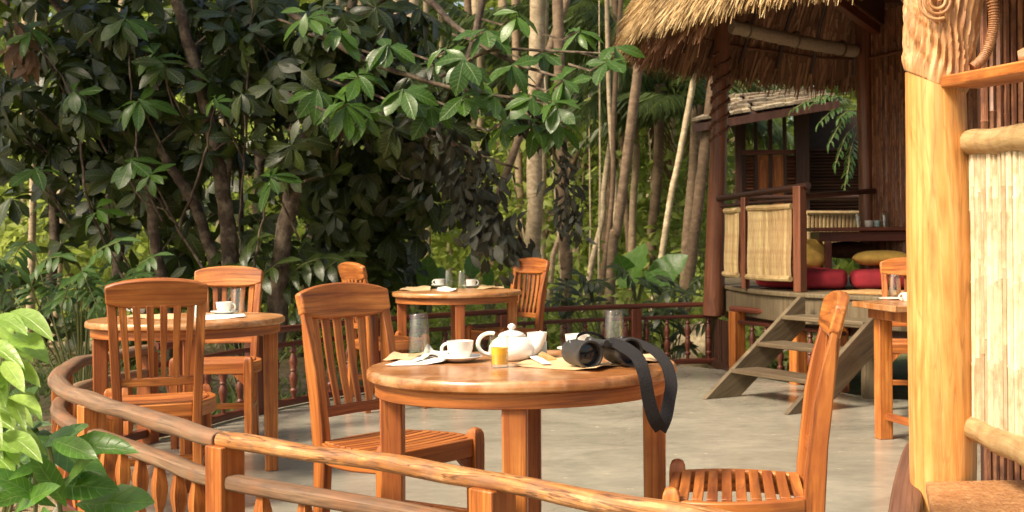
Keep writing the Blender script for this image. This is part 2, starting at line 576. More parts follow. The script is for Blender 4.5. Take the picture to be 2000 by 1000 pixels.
LEAF_DARK = leafmat('glossy_dark_leaf', (0.012, 0.023, 0.003), (0.052, 0.080, 0.008), rough=0.34, trans=0.22, vein=(0.12, 0.16, 0.06))
LEAF_MID = leafmat('mid_green_leaf', (0.030, 0.075, 0.018), (0.085, 0.17, 0.03), rough=0.42, trans=0.3, vein=(0.13, 0.2, 0.06))
LEAF_TREE = leafmat('lit_tree_leaf', (0.014, 0.042, 0.008), (0.085, 0.185, 0.020), rough=0.33, trans=0.30, vein=(0.17, 0.26, 0.08))  # brighter copy of the dark tree leaf, sunlight put into its green
LEAF_LIME = leafmat('lime_leaf', (0.11, 0.24, 0.03), (0.36, 0.50, 0.11), rough=0.36, trans=0.36, vein=(0.3, 0.42, 0.12), vamt=0.35)
LEAF_FRESH = leafmat('fresh_green_leaf', (0.05, 0.15, 0.02), (0.13, 0.28, 0.035), rough=0.32, trans=0.3, vein=(0.2, 0.32, 0.08))
LEAF_BIG = leafmat('elephant_ear_leaf', (0.05, 0.13, 0.02), (0.12, 0.24, 0.04), rough=0.4, trans=0.4, vein=(0.2, 0.3, 0.1), veins=5)
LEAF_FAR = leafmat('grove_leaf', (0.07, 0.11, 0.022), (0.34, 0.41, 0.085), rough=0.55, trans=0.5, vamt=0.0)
LEAF_PALM = leafmat('palm_leaflet', (0.035, 0.065, 0.016), (0.11, 0.15, 0.04), rough=0.45, trans=0.3, vamt=0.2)
LEAF_DEAD = leafmat('dead_leaf', (0.08, 0.04, 0.022), (0.24, 0.13, 0.07), rough=0.7, trans=0.2, vein=(0.2, 0.12, 0.07))
LEAF_SHADEDEAD = leafmat('shaded_dead_leaf', (0.007, 0.009, 0.005), (0.028, 0.027, 0.016), rough=0.6, trans=0.1, vamt=0.2)  # dead leaf turned near black, shade put into the colour
LEAF_GRASS = leafmat('grass_blade', (0.06, 0.09, 0.018), (0.20, 0.26, 0.06), rough=0.6, trans=0.3, vamt=0.0)


# ------------------------------------------------------------------ leaves
def leaf_template(n=6, width=0.42, fold=0.16, droop=0.22, peak=0.58, wave=0.0, cordate=False):
    """unit-length leaf along +Y, normal +Z"""
    v, uv, f = [], [], []
    for i in range(n + 1):
        t = i / n
        if cordate:
            wd = width / 2 * (math.sin(PI * min(1, (t + 0.18) / 1.18)) ** 0.75)
            if i == n: wd = 0.0
        else:
            tt = t ** (math.log(0.5) / math.log(peak))
            wd = width / 2 * max(0.0, math.sin(PI * tt)) ** 0.85
            if i == 0: wd = width * 0.02
            if i == n: wd = 0.0
        zc = -droop * t * t
        for u in (-1, 0, 1):
            z = zc + fold * wd * abs(u) + (wave * math.sin(i * 2.2 + u) * wd)
            v.append((u * wd, t, z))
            uv.append((u, t, 0))
    for i in range(n):
        for q in range(2):
            a = i * 3 + q
            f.append((a, a + 1, a + 4, a + 3))
    return np.array(v), np.array(uv), np.array(f)


TPL = leaf_template(6)
TPL_S = leaf_template(4)
TPL_QUICK = leaf_template(2, width=0.5, peak=0.5)


def set_attrs(me, luv, rnd):
    a = me.attributes.new('luv', 'FLOAT_VECTOR', 'POINT')
    a.data.foreach_set('vector', np.ascontiguousarray(luv, dtype=np.float32).ravel())
    a = me.attributes.new('rnd', 'FLOAT', 'POINT')
    a.data.foreach_set('value', np.ascontiguousarray(rnd, dtype=np.float32).ravel())


def np_mesh(name, v, f, mat, luv=None, rnd=None, smooth=True):
    me = bpy.data.meshes.new(name)
    v = np.ascontiguousarray(v, dtype=np.float32)
    f = np.ascontiguousarray(f, dtype=np.int32)
    me.vertices.add(len(v)); me.vertices.foreach_set('co', v.ravel())
    k = f.shape[1]
    me.loops.add(f.size); me.loops.foreach_set('vertex_index', f.ravel())
    me.polygons.add(len(f))
    me.polygons.foreach_set('loop_start', np.arange(0, f.size, k, dtype=np.int32))
    me.polygons.foreach_set('loop_total', np.full(len(f), k, dtype=np.int32))
    if smooth: me.polygons.foreach_set('use_smooth', np.ones(len(f), dtype=bool))
    if luv is None: luv = np.zeros((len(v), 3))
    if rnd is None: rnd = np.full(len(v), 0.5)
    set_attrs(me, luv, rnd)
    me.materials.append(mat)
    me.update(calc_edges=True)
    me.validate()
    return me


def frames(d, n):
    """rotation matrices (N,3,3) with columns x,y,z; y along d"""
    d = d / np.maximum(1e-9, np.linalg.norm(d, axis=1))[:, None]
    x = np.cross(d, n)
    x /= np.maximum(1e-9, np.linalg.norm(x, axis=1))[:, None]
    z = np.cross(x, d)
    return np.stack([x, d, z], axis=2)


class Leaves:
    def __init__(s): s.p, s.d, s.n, s.s, s.r = [], [], [], [], []

    def add(s, p, d, n, size, rnd=None):
        s.p.append(tuple(p)); s.d.append(tuple(d)); s.n.append(tuple(n)); s.s.append(size)
        s.r.append(random.random() if rnd is None else rnd)

    def rosette(s, c, axis, size, k=7, spread=1.0, rnd=None):
        a = nrm(axis)
        t = nrm(np.cross(a, (0.3, 0.2, 0.9) if abs(a[2]) < 0.9 else (1, 0, 0)))
        b = np.cross(a, t)
        ph = random.uniform(0, 2 * PI)
        for i in range(k):
            th = ph + i * 2.399 + random.uniform(-.25, .25)
            el = random.uniform(-0.35, 0.45) - 0.15 * spread
            d = (t * math.cos(th) + b * math.sin(th)) * math.cos(el) + a * math.sin(el)
            d = d + np.array([0, 0, -0.25 * spread])
            n = a + 0.35 * np.array([random.uniform(-1, 1) for _ in range(3)])
            s.add(np.array(c) + a * random.uniform(-.03, .03), d, n, size * random.uniform(0.65, 1.1), rnd if rnd is None else min(1, max(0, rnd + random.uniform(-.15, .15))))

    def arrays(s):
        return tuple(np.array(q, float) for q in (s.p, s.d, s.n, s.s, s.r))

    def merged(s, name, mat, tpl, origin=(0, 0, 0), idx=None, wvar=0.25):
        p, d, n, sz, r = s.arrays()
        if idx is not None: p, d, n, sz, r = p[idx], d[idx], n[idx], sz[idx], r[idx]
        M = frames(d, n)
        tv, tuv, tf = tpl
        sc = np.stack([sz * RS.uniform(1 - wvar, 1 + wvar, len(sz)), sz, sz * RS.uniform(0.2, 1.8, len(sz))], axis=1)
        v = np.einsum('nij,nkj->nki', M, tv[None] * sc[:, None, :]) + (p - np.array(origin))[:, None, :]
        nv = len(tv)
        f = tf[None] + (np.arange(len(p)) * nv)[:, None, None]
        return np_mesh(name, v.reshape(-1, 3), f.reshape(-1, tf.shape[1]), mat, np.tile(tuv, (len(p), 1)), np.repeat(r, nv))

    def individuals(s, idx, mat, tpl_fn, parent, origin, name='leaf', nvar=8, rset=None):
        """one object per leaf, sharing a few meshes"""
        p, d, n, sz, r = s.arrays()
        M = frames(d, n)
        meshes = []
        for q in range(nvar):
            tv, tuv, tf = tpl_fn(q)
            meshes.append(np_mesh('leaf_mesh', tv, tf, mat, tuv, np.full(len(tv), (q + 0.5) / nvar)))
        for i in idx:
            q = min(nvar - 1, int(r[i] * nvar))
            o = link_mesh(name, meshes[q], parent)
            o.matrix_local = Matrix.Translation(Vector(p[i] - np.array(origin))) @ Matrix(M[i].tolist()).to_4x4() @ Matrix.Diagonal((sz[i], sz[i], sz[i], 1))

    def build(s, parent, origin, mat, tpl_fn, small_tpl, n_ind=300, name='foliage', leafname='leaf'):
        p, d, n, sz, r = s.arrays()
        x = p[:, 0] / p[:, 1] * FPX + CX
        y = HY - (p[:, 2] - CAMZ) / p[:, 1] * FPX
        inside = (x > -40) & (x < 2040) & (y > -40) & (y < 1040)
        score = np.where(inside, sz / p[:, 1], -1)
        order = np.argsort(-score)
        k = min(n_ind, int(inside.sum()))
        ind = order[:k]
        rest = order[k:]
        s.individuals(ind, mat, tpl_fn, parent, origin, leafname)
        if len(rest):
            me = s.merged(name, mat, small_tpl, origin, rest)
            o = link_mesh(name, me, parent)
            o['kind'] = 'stuff'


def tplvar(width=0.42, droop=0.25, peak=0.58, fold=0.16, n=6):
    def fn(q):
        rr = random.Random(q * 7 + 1)
        return leaf_template(n, width * rr.uniform(0.72, 1.15), fold * rr.uniform(0.3, 2.6), droop * rr.uniform(0.2, 1.7), peak, wave=rr.uniform(0, 0.12))
    return fn

# ------------------------------------------------------------------ ground and deck
def ground_mat():
    m, nt, b = newmat('forest_soil')
    L = nt.links.new
    tc = N(nt, 'ShaderNodeTexCoord')
    n1 = N(nt, 'ShaderNodeTexNoise', i_Scale=0.55, i_Detail=7.0, i_Roughness=0.6)
    n2 = N(nt, 'ShaderNodeTexNoise', i_Scale=14.0, i_Detail=6.0, i_Roughness=0.7)
    L(tc.outputs['Object'], n1.inputs['Vector']); L(tc.outputs['Object'], n2.inputs['Vector'])
    r1 = ramp(nt, [(0.38, (0.13, 0.15, 0.045)), (0.5, (0.24, 0.19, 0.10)), (0.65, (0.38, 0.29, 0.18))])
    r2 = ramp(nt, [(0.3, (0.5, 0.45, 0.4)), (0.7, (1.15, 1.1, 1.05))])
    L(n1.outputs[0], r1.inputs[0]); L(n2.outputs[0], r2.inputs[0])
    L(mixrgb(nt, r1.outputs[0], r2.outputs[0], 1.0, 'MULTIPLY'), b.inputs['Base Color'])
    b.inputs['Roughness'].default_value = 0.95
    bp = N(nt, 'ShaderNodeBump'); bp.inputs['Strength'].default_value = 0.8; bp.inputs['Distance'].default_value = 0.05
    L(n2.outputs[0], bp.inputs['Height']); L(bp.outputs[0], b.inputs['Normal'])
    return m


def concrete_mat():
    m, nt, b = newmat('polished_concrete')
    L = nt.links.new
    tc = N(nt, 'ShaderNodeTexCoord')
    mp = N(nt, 'ShaderNodeMapping'); mp.inputs['Scale'].default_value = (1, 1.6, 1)
    L(tc.outputs['Object'], mp.inputs[0])
    n1 = N(nt, 'ShaderNodeTexNoise', i_Scale=1.3, i_Detail=8.0, i_Roughness=0.62, i_Distortion=0.6)
    n2 = N(nt, 'ShaderNodeTexNoise', i_Scale=9.0, i_Detail=6.0, i_Roughness=0.7, i_Distortion=0.5)
    n3 = N(nt, 'ShaderNodeTexNoise', i_Scale=70.0, i_Detail=4.0)
    for n in (n1, n2, n3): L(mp.outputs[0], n.inputs['Vector'])
    r1 = ramp(nt, [(0.3, (0.225, 0.208, 0.165)), (0.5, (0.30, 0.277, 0.22)), (0.7, (0.385, 0.352, 0.28))])
    r2 = ramp(nt, [(0.25, (0.86, 0.87, 0.86)), (0.5, (1, 1, 1)), (0.75, (1.12, 1.09, 1.04))])
    L(n1.outputs[0], r1.inputs[0]); L(n2.outputs[0], r2.inputs[0])
    c = mixrgb(nt, r1.outputs[0], r2.outputs[0], 0.9, 'MULTIPLY')
    vo = N(nt, 'ShaderNodeTexVoronoi', feature='DISTANCE_TO_EDGE', i_Scale=0.55)
    nd = N(nt, 'ShaderNodeVectorMath', operation='MULTIPLY_ADD')
    L(n1.outputs[1], nd.inputs[0]); nd.inputs[1].default_value = (0.9, 0.9, 0.9); L(mp.outputs[0], nd.inputs[2])
    L(nd.outputs[0], vo.inputs['Vector'])
    rc = ramp(nt, [(0.0, (0.55, 0.53, 0.5)), (0.008, (1, 1, 1))])
    L(vo.outputs[0], rc.inputs[0])
    c = mixrgb(nt, c, rc.outputs[0], 0.35, 'MULTIPLY')
    L(c, b.inputs['Base Color'])
    rr = ramp(nt, [(0.3, (0.17,) * 3), (0.7, (0.28,) * 3)])
    L(n2.outputs[0], rr.inputs[0]); L(rr.outputs[0], b.inputs['Roughness'])
    bp = N(nt, 'ShaderNodeBump'); bp.inputs['Strength'].default_value = 0.004; bp.inputs['Distance'].default_value = 0.006
    L(n2.outputs[0], bp.inputs['Height']); L(bp.outputs[0], b.inputs['Normal'])
    return m


SOIL = ground_mat()
CONC = concrete_mat()
GZ = -0.28
mb = MB()
gn = 90
gx = np.linspace(-45, 60, gn); gy = np.concatenate([np.linspace(-6, 40, 70), np.linspace(42, 140, 20)])
gv, gf = [], []
for j, y in enumerate(gy):
    for i, x in enumerate(gx):
        far = max(0, y - 12) / 30
        h = 0.10 * math.sin(x * 0.9 + 1) * math.cos(y * 0.7) + 0.06 * math.sin(x * 2.3 + y * 1.7)
        inside = math.hypot(x - 1.5, y - 6.7) < 6.5 or (x > -1 and y < 13)
        gv.append((x, y, GZ + (0.25 * h if inside else h * min(1.6, 0.8 + far))))
for j in range(len(gy) - 1):
    for i in range(gn - 1):
        a = j * gn + i
        gf.append((a, a + 1, a + gn + 1, a + gn))
mb.add(gv, gf)
tag(mb.build('ground', SOIL, angle=80), kind='structure')

DC, DR = (1.5, 6.7), 4.27          # centre and radius of the round terrace
poly = [(0.72, 10.35), (1.62, 8.45), (3.2, 8.0), (7.0, 8.0), (7.0, 2.2), (2.2, 2.35)]
for k in range(49):
    th = math.radians(-70 - k * (180.0 / 48) * 1.02)
    poly.append((DC[0] + DR * math.cos(th), DC[1] + DR * math.sin(th)))
poly = poly[::-1]
mb = MB(); mb.prism(poly, GZ - 0.3, 0.0)
o = mb.build('terrace_floor', CONC, bevel=0.012); tag(o, kind='structure')


# ------------------------------------------------------------------ railings
def baluster_prof(h, r=0.021):
    k = h / 0.40
    pr = [(0.55, 0), (0.55, .03), (.95, .045), (1.0, .06), (.6, .075), (.75, .10), (1.05, .14), (1.1, .165), (.7, .20), (.95, .215), (.7, .23), (1.1, .27), (1.05, .295), (.7, .33), (.55, .345), (.95, .36), (.6, .375), (.6, .40)]
    return [(r * a, z * k) for a, z in pr]


def along(path, dist):
    """point and tangent at arc length"""
    p = np.array(path); L = np.concatenate([[0], np.cumsum(np.linalg.norm(np.diff(p, axis=0), axis=1))])
    dist = min(max(dist, 0), L[-1] - 1e-4)
    i = int(np.searchsorted(L, dist, side='right')) - 1
    i = min(i, len(p) - 2)
    t = (dist - L[i]) / (L[i + 1] - L[i])
    return p[i] * (1 - t) + p[i + 1] * t, nrm(p[i + 1] - p[i])


RH = 0.55
near_px = [(190, 700), (145, 712), (112, 742), (138, 768), (224, 797), (332, 829), (430, 858), (780, 908), (960, 940), (1200, 984), (1420, 1022), (1650, 1060)]
near_pts = [PZ(x, y, RH - 0.03) for x, y in near_px]
near_pts = [Vector((-2.76, 6.9, RH - .03))] + near_pts
near = spline(near_pts, 10)
for _ in range(3):          # ease the bends of the long timber
    near = [near[0]] + [(near[i - 1] + near[i] * 2 + near[i + 1]) / 4 for i in range(1, len(near) - 1)] + [near[-1]]
nearL = float(np.sum(np.linalg.norm(np.diff(np.array(near), axis=0), axis=1)))


def dist_of(path, q):
    p = np.array(path); L = np.concatenate([[0], np.cumsum(np.linalg.norm(np.diff(p, axis=0), axis=1))])
    return L[int(np.argmin(np.linalg.norm(p[:, :2] - np.array(q)[:2], axis=1)))]


def sub_path(path, a, b, step=0.08):
    n = max(3, int((b - a) / step))
    return [along(path, a + (b - a) * i / n)[0] for i in range(n + 1)]


def post_thing_parts(root, org, pt, tan, h, w, mat, name='post'):
    mb = MB(org)
    mb.box((pt[0], pt[1], h / 2), (w, w, h), rz=math.atan2(tan[1], tan[0]))
    return mb.build(name, mat, root, bevel=0.004)


fence1 = thing('log_railing', 'curved terrace railing of thick weathered round log over grey rail, nearest the camera', 'railing', (near[0][0], near[0][1], 0))
org = (near[0][0], near[0][1], 0)
cut_a = dist_of(near, near_pts[7]); cut_b = dist_of(near, near_pts[9])
pcs = [(0, cut_a - .005, LOGW, 'weathered grey brown top log'), (cut_a + .005, nearL, LOGO, 'peeled yellow orange top log')]
for a, b, mt, lab in pcs:
    pth = sub_path(near, a, b, 0.06)
    pth = [p + np.array((0, 0, 0.0025 * math.sin(i * .7))) for i, p in enumerate(pth)]
    n = len(pth)
    W = [0.047 + 0.004 * math.sin(i * 0.5 + 1) for i in range(n)]
    D = [0.062 + 0.004 * math.sin(i * 0.37) for i in range(n)]
    if mt is LOGW:
        W = [q * 1.18 for q in W]; D = [q * (1.5 - .42 * i / n) for i, q in enumerate(D)]
    mb = MB(org); mb.sweep(pth, W, D, (0, 0, 1), k=14, sq=0.8, jit=0.02)
    o = mb.build('top_log', mt, fence1, bevel=0.004); tag(o, lab)
posts_d = [cut_a + 0.015, cut_b, dist_of(near, (-2.28, 4.55)) + .02, dist_of(near, (-2.7, 5.7)), 0.02]
for pd in posts_d:
    pt, tn = along(near, pd)
    post_thing_parts(fence1, org, pt, tn, RH - 0.045, 0.085, TEAK)
# second rail pieces, between posts
segs = sorted(posts_d) + [nearL]
for a, b in zip(segs[:-1], segs[1:]):
    pth = sub_path(near, a + .04, b - .04, 0.1)
    pth = [p + np.array((0, 0, -0.125)) for p in pth]
    mb = MB(org); mb.sweep(pth, 0.048, 0.062, (0, 0, 1), k=12, sq=0.6, jit=0.012)
    mb.build('middle_rail', LOGW, fence1, bevel=0.003)
    pth = [p + np.array((0, 0, -0.335)) for p in pth]
    mb = MB(org); mb.sweep(pth, 0.045, 0.05, (0, 0, 1), k=4)
    mb.build('bottom_rail', REDW, fence1, bevel=0.004)
# flat shaped balusters
def wavy_mesh(h, mat):
    mb = MB()
    zs = np.linspace(0, h, 22)
    path = [(0, 0, z) for z in zs]
    W = [0.028 + 0.022 * (0.5 - 0.5 * math.cos(2 * PI * 2 * z / h)) - 0.006 * (1 if abs(z - h / 2) < .012 else 0) for z in zs]
    mb.sweep(path, W, [q * 0.8 for q in W], (1, 0, 0), k=4)
    return mb.mesh('baluster_mesh', mat, smooth=True, angle=50)
bal_me = wavy_mesh(0.335, TEAK)
for a, b in zip(segs[:-1], segs[1:]):
    n = max(1, int(round((b - a) / 0.19)))
    for i in range(1, n):
        pt, tn = along(near, a + (b - a) * i / n)
        link_mesh('baluster', bal_me, fence1, (pt[0] - org[0], pt[1] - org[1], 0.045), (0, 0, math.atan2(tn[1], tn[0])))

# thin dark back railing
bal_far = MB().lathe(baluster_prof(0.40, 0.026), k=10).mesh('baluster_mesh', REDW)
def back_rail(label, pts, post_pts, spacing=0.19, top=0.55, mat=REDW, postmat=REDW, postw=0.09, group=None):
    path = spline([Vector((x, y, 0)) for x, y in pts], 8)
    Ltot = float(np.sum(np.linalg.norm(np.diff(np.array(path), axis=0), axis=1)))
    og = (path[0][0], path[0][1], 0)
    r = thing('terrace_railing', label, 'railing', og, group=group)
    for nm, z, wz, wd in (('top_rail', top - .02, .045, .07), ('middle_rail', top - .125, .035, .05), ('bottom_rail', 0.035, .05, .06)):
        pth = [p + np.array((0, 0, z)) for p in sub_path(path, 0, Ltot, .15)]
        mb = MB(og); mb.sweep(pth, wz, wd, (0, 0, 1), k=8, sq=.6)
        mb.build(nm, mat, r)
    ds = [dist_of(path, q) for q in post_pts]
    for d in ds:
        pt, tn = along(path, d)
        post_thing_parts(r, og, pt, tn, top - .0425, postw, postmat)
    n = int(Ltot / spacing)
    for i in range(n):
        d = (i + .5) * spacing
        if any(abs(d - q) < .08 for q in ds): continue
        pt, tn = along(path, d)
        link_mesh('baluster', bal_far, r, (pt[0] - og[0], pt[1] - og[1], 0.058), (0, 0, 0), (1, 1, (top - .142 - .058) / .40))
    return r

def arc(a0, a1, n=14, r=DR - .08):
    return [(DC[0] + r * math.cos(math.radians(a0 + (a1 - a0) * i / n)), DC[1] + r * math.sin(math.radians(a0 + (a1 - a0) * i / n))) for i in range(n + 1)]

arcL = [(-2.76, 6.98)] + arc(174, 106, 12)
back_rail('dark red railing with turned balusters round the back edge of the terrace', arcL + arc(104, 101, 1)[1:], [arcL[3], arcL[6], arcL[9], arcL[12]])
back_rail('orange and red balustrade below the edge of the raised hut floor', [(0.76, 10.15), (1.0, 9.68), (1.25, 9.2), (1.45, 8.78)], [(0.79, 10.08), (1.18, 9.33), (1.4, 8.85)], spacing=.2, mat=REDW, postmat=TEAK, postw=.10)

# ------------------------------------------------------------------ raised hut
SZ = 0.70
edge = [(0.62, 11.7), (0.70, 10.95), (0.82, 10.15), (0.97, 9.55), (1.16, 9.12), (1.38, 8.86), (1.90, 8.12), (2.4, 7.85), (3.6, 7.7), (5.0, 8.6), (5.0, 12.6), (3.4, 13.2), (1.6, 13.1), (0.8, 12.5)]
hut = thing('thatched_hut', 'raised open dining hut with golden thatched roof and bamboo panels at the back right', 'hut', (2.4, 10.2, 0))
ho = (2.4, 10.2, 0)
sm = spline([Vector((x, y, 0)) for x, y in edge[:8]], 6)
ep = [(p[0], p[1]) for p in sm] + edge[8:]
# counter-clockwise check
ar = sum(ep[i][0] * ep[(i + 1) % len(ep)][1] - ep[(i + 1) % len(ep)][0] * ep[i][1] for i in range(len(ep)))
if ar < 0: ep = ep[::-1]
def inset(poly, d):
    cx = sum(p[0] for p in poly) / len(poly); cy = sum(p[1] for p in poly) / len(poly)
    out = []
    for x, y in poly:
        l = math.hypot(x - cx, y - cy); out.append((x + (cx - x) / l * d, y + (cy - y) / l * d))
    return out
mb = MB(ho); mb.prism(ep, SZ - .035, SZ); mb.build('floor_edge_board', GREYW, hut, bevel=.008)
mb = MB(ho); mb.prism(inset(ep, .03), SZ - .23, SZ - .038); mb.build('floor_beam', GREYW, hut, bevel=.006)
mb = MB(ho); mb.prism(inset(ep, .16), SZ - .30, SZ - .233); mb.build('floor_joist', DARKW, hut)
# dark slatted skirt at the left end
sk = spline([Vector((0.60, 11.2, 0)), Vector((0.66, 10.75, 0)), Vector((0.74, 10.35, 0)), Vector((.80, 10.18, 0))], 5)
Ls = 1.05
mb = MB(ho).box((ho[0], ho[1], .19), (.05, .02, .44)); slat_me = mb.mesh('slat_mesh', DARKW)
for i in range(13):
    pt, tn = along(sk, i * Ls / 13)
    link_mesh('skirt_slat', slat_me, hut, (pt[0] - ho[0], pt[1] - ho[1], 0), (0, 0, math.atan2(tn[1], tn[0])))
mb = MB(ho); mb.sweep([p + np.array((0, 0, .02)) for p in sk], .05, .09, (0, 0, 1)); mb.build('skirt_rail', DARKW, hut)
# pillar below the floor, right of the stairs
mb = MB(ho).box((1.60, 8.52, .17), (.13, .13, .60)); mb.build('pillar', GREYW, hut, bevel=.008)
mb = MB(ho).box((3.4, 8.6, .17), (.16, .16, .60)); mb.build('pillar', GREYW, hut, bevel=.008)
mb = MB(ho).box((2.3, 12.3, .17), (.16, .16, .60)); mb.build('pillar', GREYW, hut, bevel=.008)

# corner post, leaning, with carved spiral
def limb(pts, rad, mat, name, root, og, k=12, jit=.03, n=6, **kw):
    pth = spline(pts, n)
    r = np.interp(np.linspace(0, 1, len(pth)), np.linspace(0, 1, len(rad)), rad)
    mb = MB(og); mb.tube(pth, list(r), k, jit=jit)
    return mb.build(name, mat, root, angle=60, **kw)
pb, ptop = Vector((0.635, 10.75, SZ - .26)), Vector((0.745, 10.6, 3.35))
post1 = limb([pb, pb.lerp(ptop, .3), pb.lerp(ptop, .62), ptop], [.095, .085, .070, .068], HUTW, 'corner_post', hut, ho)
mb = MB(ho)
for j in range(2):
    for i in range(90):
        t = i / 90; z = t
        c = pb.lerp(ptop, 0.52 + .26 * t)
        th = t * 2 * PI * 3.2 + j * PI
        rr = .074 + .008 * math.sin(i * 1.9)
        q = np.array(c) + np.array((math.cos(th) * rr, math.sin(th) * rr, 0))
        mb.lathe([(.002, -.016), (.013, -.008), (.015, .004), (.004, .016)], q, k=6)
mb.build('carved_spiral', HUTW, post1, kind='stuff')
# second dark shiny post at right and others
P2 = Vector((1.93, 10.45, SZ)); 
limb([P2, P2 + Vector((0, 0, .9)), P2 + Vector((-.02, 0, 2.4))], [.07, .068, .072], HUTW, 'inner_post', hut, ho)
limb([Vector((3.9, 8.6, SZ)), Vector((3.9, 8.6, 3.2))], [.08, .07], HUTW, 'inner_post', hut, ho)
# balustrade posts
def railpost(px, Yv, ztop, w, name='baluster_post'):
    x = (px - CX) / FPX * Yv
    mb = MB(ho); mb.box((x, Yv, (SZ + ztop) / 2), (w, w, ztop - SZ), rz=.7)
    return mb.build(name, HUTW, hut, bevel=.006), Vector((x, Yv, 0))
_, A0 = railpost(1455, 9.95, 1.44, .05)
_, A1 = railpost(1562, 9.25, 1.50, .075)
Ap = Vector((0.70, 10.55, 0))
# top rails
def bar(name, a, b, r, mat, root=hut, og=ho, k=8, jit=.02, kind=None):
    mb = MB(og); mb.tube([a, a.lerp(b, .33), a.lerp(b, .66), b], r, k, jit=jit); return mb.build(name, mat, root, angle=60, kind=kind)
bar('handrail', Vector((Ap.x - .02, Ap.y + .05, 1.45)), Vector((A1.x + .06, A1.y - .06, 1.50)), .026, DARKW)
bar('handrail', Vector((Ap.x, Ap.y, 1.385)), Vector((A1.x, A1.y, 1.40)), .013, DARKW)
bar('handrail', Vector((A1.x, A1.y, 1.42)), Vector((2.0, 10.4, 1.50)), .022, DARKW)
# bulging bamboo panels with a roll at top and bottom
def panel(p0, p1, z0, z1, n, bulge=.018, lab=None):
    d = (p1 - p0); L_ = d.length; t = d / L_; nr = Vector((t.y, -t.x, 0))
    if nr.y > 0: nr = -nr
    og = Vector((p0.x, p0.y, 0))
    root_loc = og - Vector(ho)
    pr = MB(ho); 
    pr.box(tuple((p0 + p1) / 2 + Vector((0, 0, (z0 + z1) / 2))), (L_ * .98, .012, (z1 - z0) * .97), rz=math.atan2(t.y, t.x))
    panel_o = pr.build('bamboo_panel', BROWNCANE, hut)
    w = L_ / n
    mb = MB(); zs = np.linspace(z0 + .01, z1 - .01, 9)
    mb.sweep([(0, -(.014 + bulge * (1 - ((z - z0) / (z1 - z0))) ** 1.5 * math.sin(PI * min(1, (z - z0) / (z1 - z0) * 1.2 + .12))), z) for z in zs], [w * .84] * 9, [.02] * 9, (1, 0, 0), k=6)
    me = mb.mesh('cane_mesh', PALECANE)
    for i in range(n):
        c = p0 + t * w * (i + .5)
        link_mesh('cane', me, panel_o, (c.x - ho[0], c.y - ho[1], random.uniform(-.004, .004)), (0, 0, math.atan2(t.y, t.x)))
    for z, r in ((z1, .022), (z0 + .01, .022)):
        off = nr * (.015 if z == z1 else .03)
        mb = MB(ho); mb.tube([p0 + off + Vector((0, 0, z)), (p0 + p1) / 2 + off + nr * .01 + Vector((0, 0, z - .004)), p1 + off + Vector((0, 0, z))], r, 8)
        mb.build('edge_roll', PALECANE, panel_o)
    return panel_o
panel(Vector((Ap.x + .04, Ap.y - .12, 0)), Vector((A0.x - .03, A0.y + .04, 0)), .80, 1.34, 12)
panel(Vector((A0.x + .035, A0.y - .04, 0)), Vector((A1.x - .04, A1.y + .05, 0)), .79, 1.35, 19)
# back balustrade panel seen behind the table
B0, B1 = Vector((1.72, 12.7, 0)), Vector((2.55, 12.9, 0))
panel(B0, B1, 1.02, 1.36, 20, bulge=.0)
bar('handrail', Vector((1.0, 12.6, 1.52)), Vector((2.6, 12.9, 1.52)), .025, DARKW)
# bamboo wall right of the inner post
W0, W1 = Vector((1.99, 10.42, 0)), Vector((2.75, 8.9, 0))
dW = (W1 - W0); tW = dW.normalized()
mb = MB(ho); mb.box(tuple((W0 + W1) / 2 + Vector((.03, .02, (SZ + 3.0) / 2))), (dW.length, .03, 3.0 - SZ), rz=math.atan2(tW.y, tW.x)); wallo = mb.build('bamboo_wall', DARKW, hut)
def cane_mesh(h, r, mat, seed):
    rr = random.Random(seed); mb = MB(); zs = [0]; rad = [r]
    z = 0
    while z < h:
        st = rr.uniform(.22, .34); z = min(h, z + st)
        zs += [z - .012, z - .004, z]; rad += [r, r * 1.18, r]
    zs = [max(0, q) for q in zs]
    zz, r2 = [], []
    for a, b in zip(zs, rad):
        if not zz or a > zz[-1] + 1e-4: zz.append(a); r2.append(b)
    mb.tube([(rr.uniform(-.001, .001), 0, q) for q in zz], r2, 6)
    return mb.mesh('cane_mesh', mat)
cm = [cane_mesh(2.3, .0155, BROWNCANE, i) for i in range(5)]
nC = int(dW.length / .03)
for i in range(nC):
    c = W0 + tW * (i + .5) * .03 + Vector((-.012, -.008, 0))
    link_mesh('cane', cm[i % 5], wallo, (c.x - ho[0], c.y - ho[1], SZ), (random.uniform(-.004, .004), random.uniform(-.004, .004), random.uniform(0, 6)))
bar('wall_batten', W0 + Vector((-.04, -.03, 2.62)), W1 + Vector((-.04, -.03, 2.62)), .014, HUTW)
# beam and red cane gable above it
G0, G1 = Vector((0.95, 8.35, 3.02)), Vector((1.98, 10.2, 2.83))
mb = MB(ho); mb.sweep([G0, G1], .085, .07, (0, 0, 1)); mb.build('roof_beam', REDW, hut, bevel=.006)
gable = MB(ho); gable.sweep([G0 + Vector((.06, 0, .30)), G1 + Vector((.06, 0, .30))], .52, .02, (0, 0, 1)); gab = gable.build('cane_gable', DARKW, hut)
gm = cane_mesh(.55, .016, BROWNCANE, 44)
for i in range(60):
    c = G0.lerp(G1, (i + .5) / 60)
    link_mesh('cane', gm, gab, (c.x - ho[0] + .035, c.y - ho[1], c.z + .03), (0, 0, random.uniform(0, 6)))
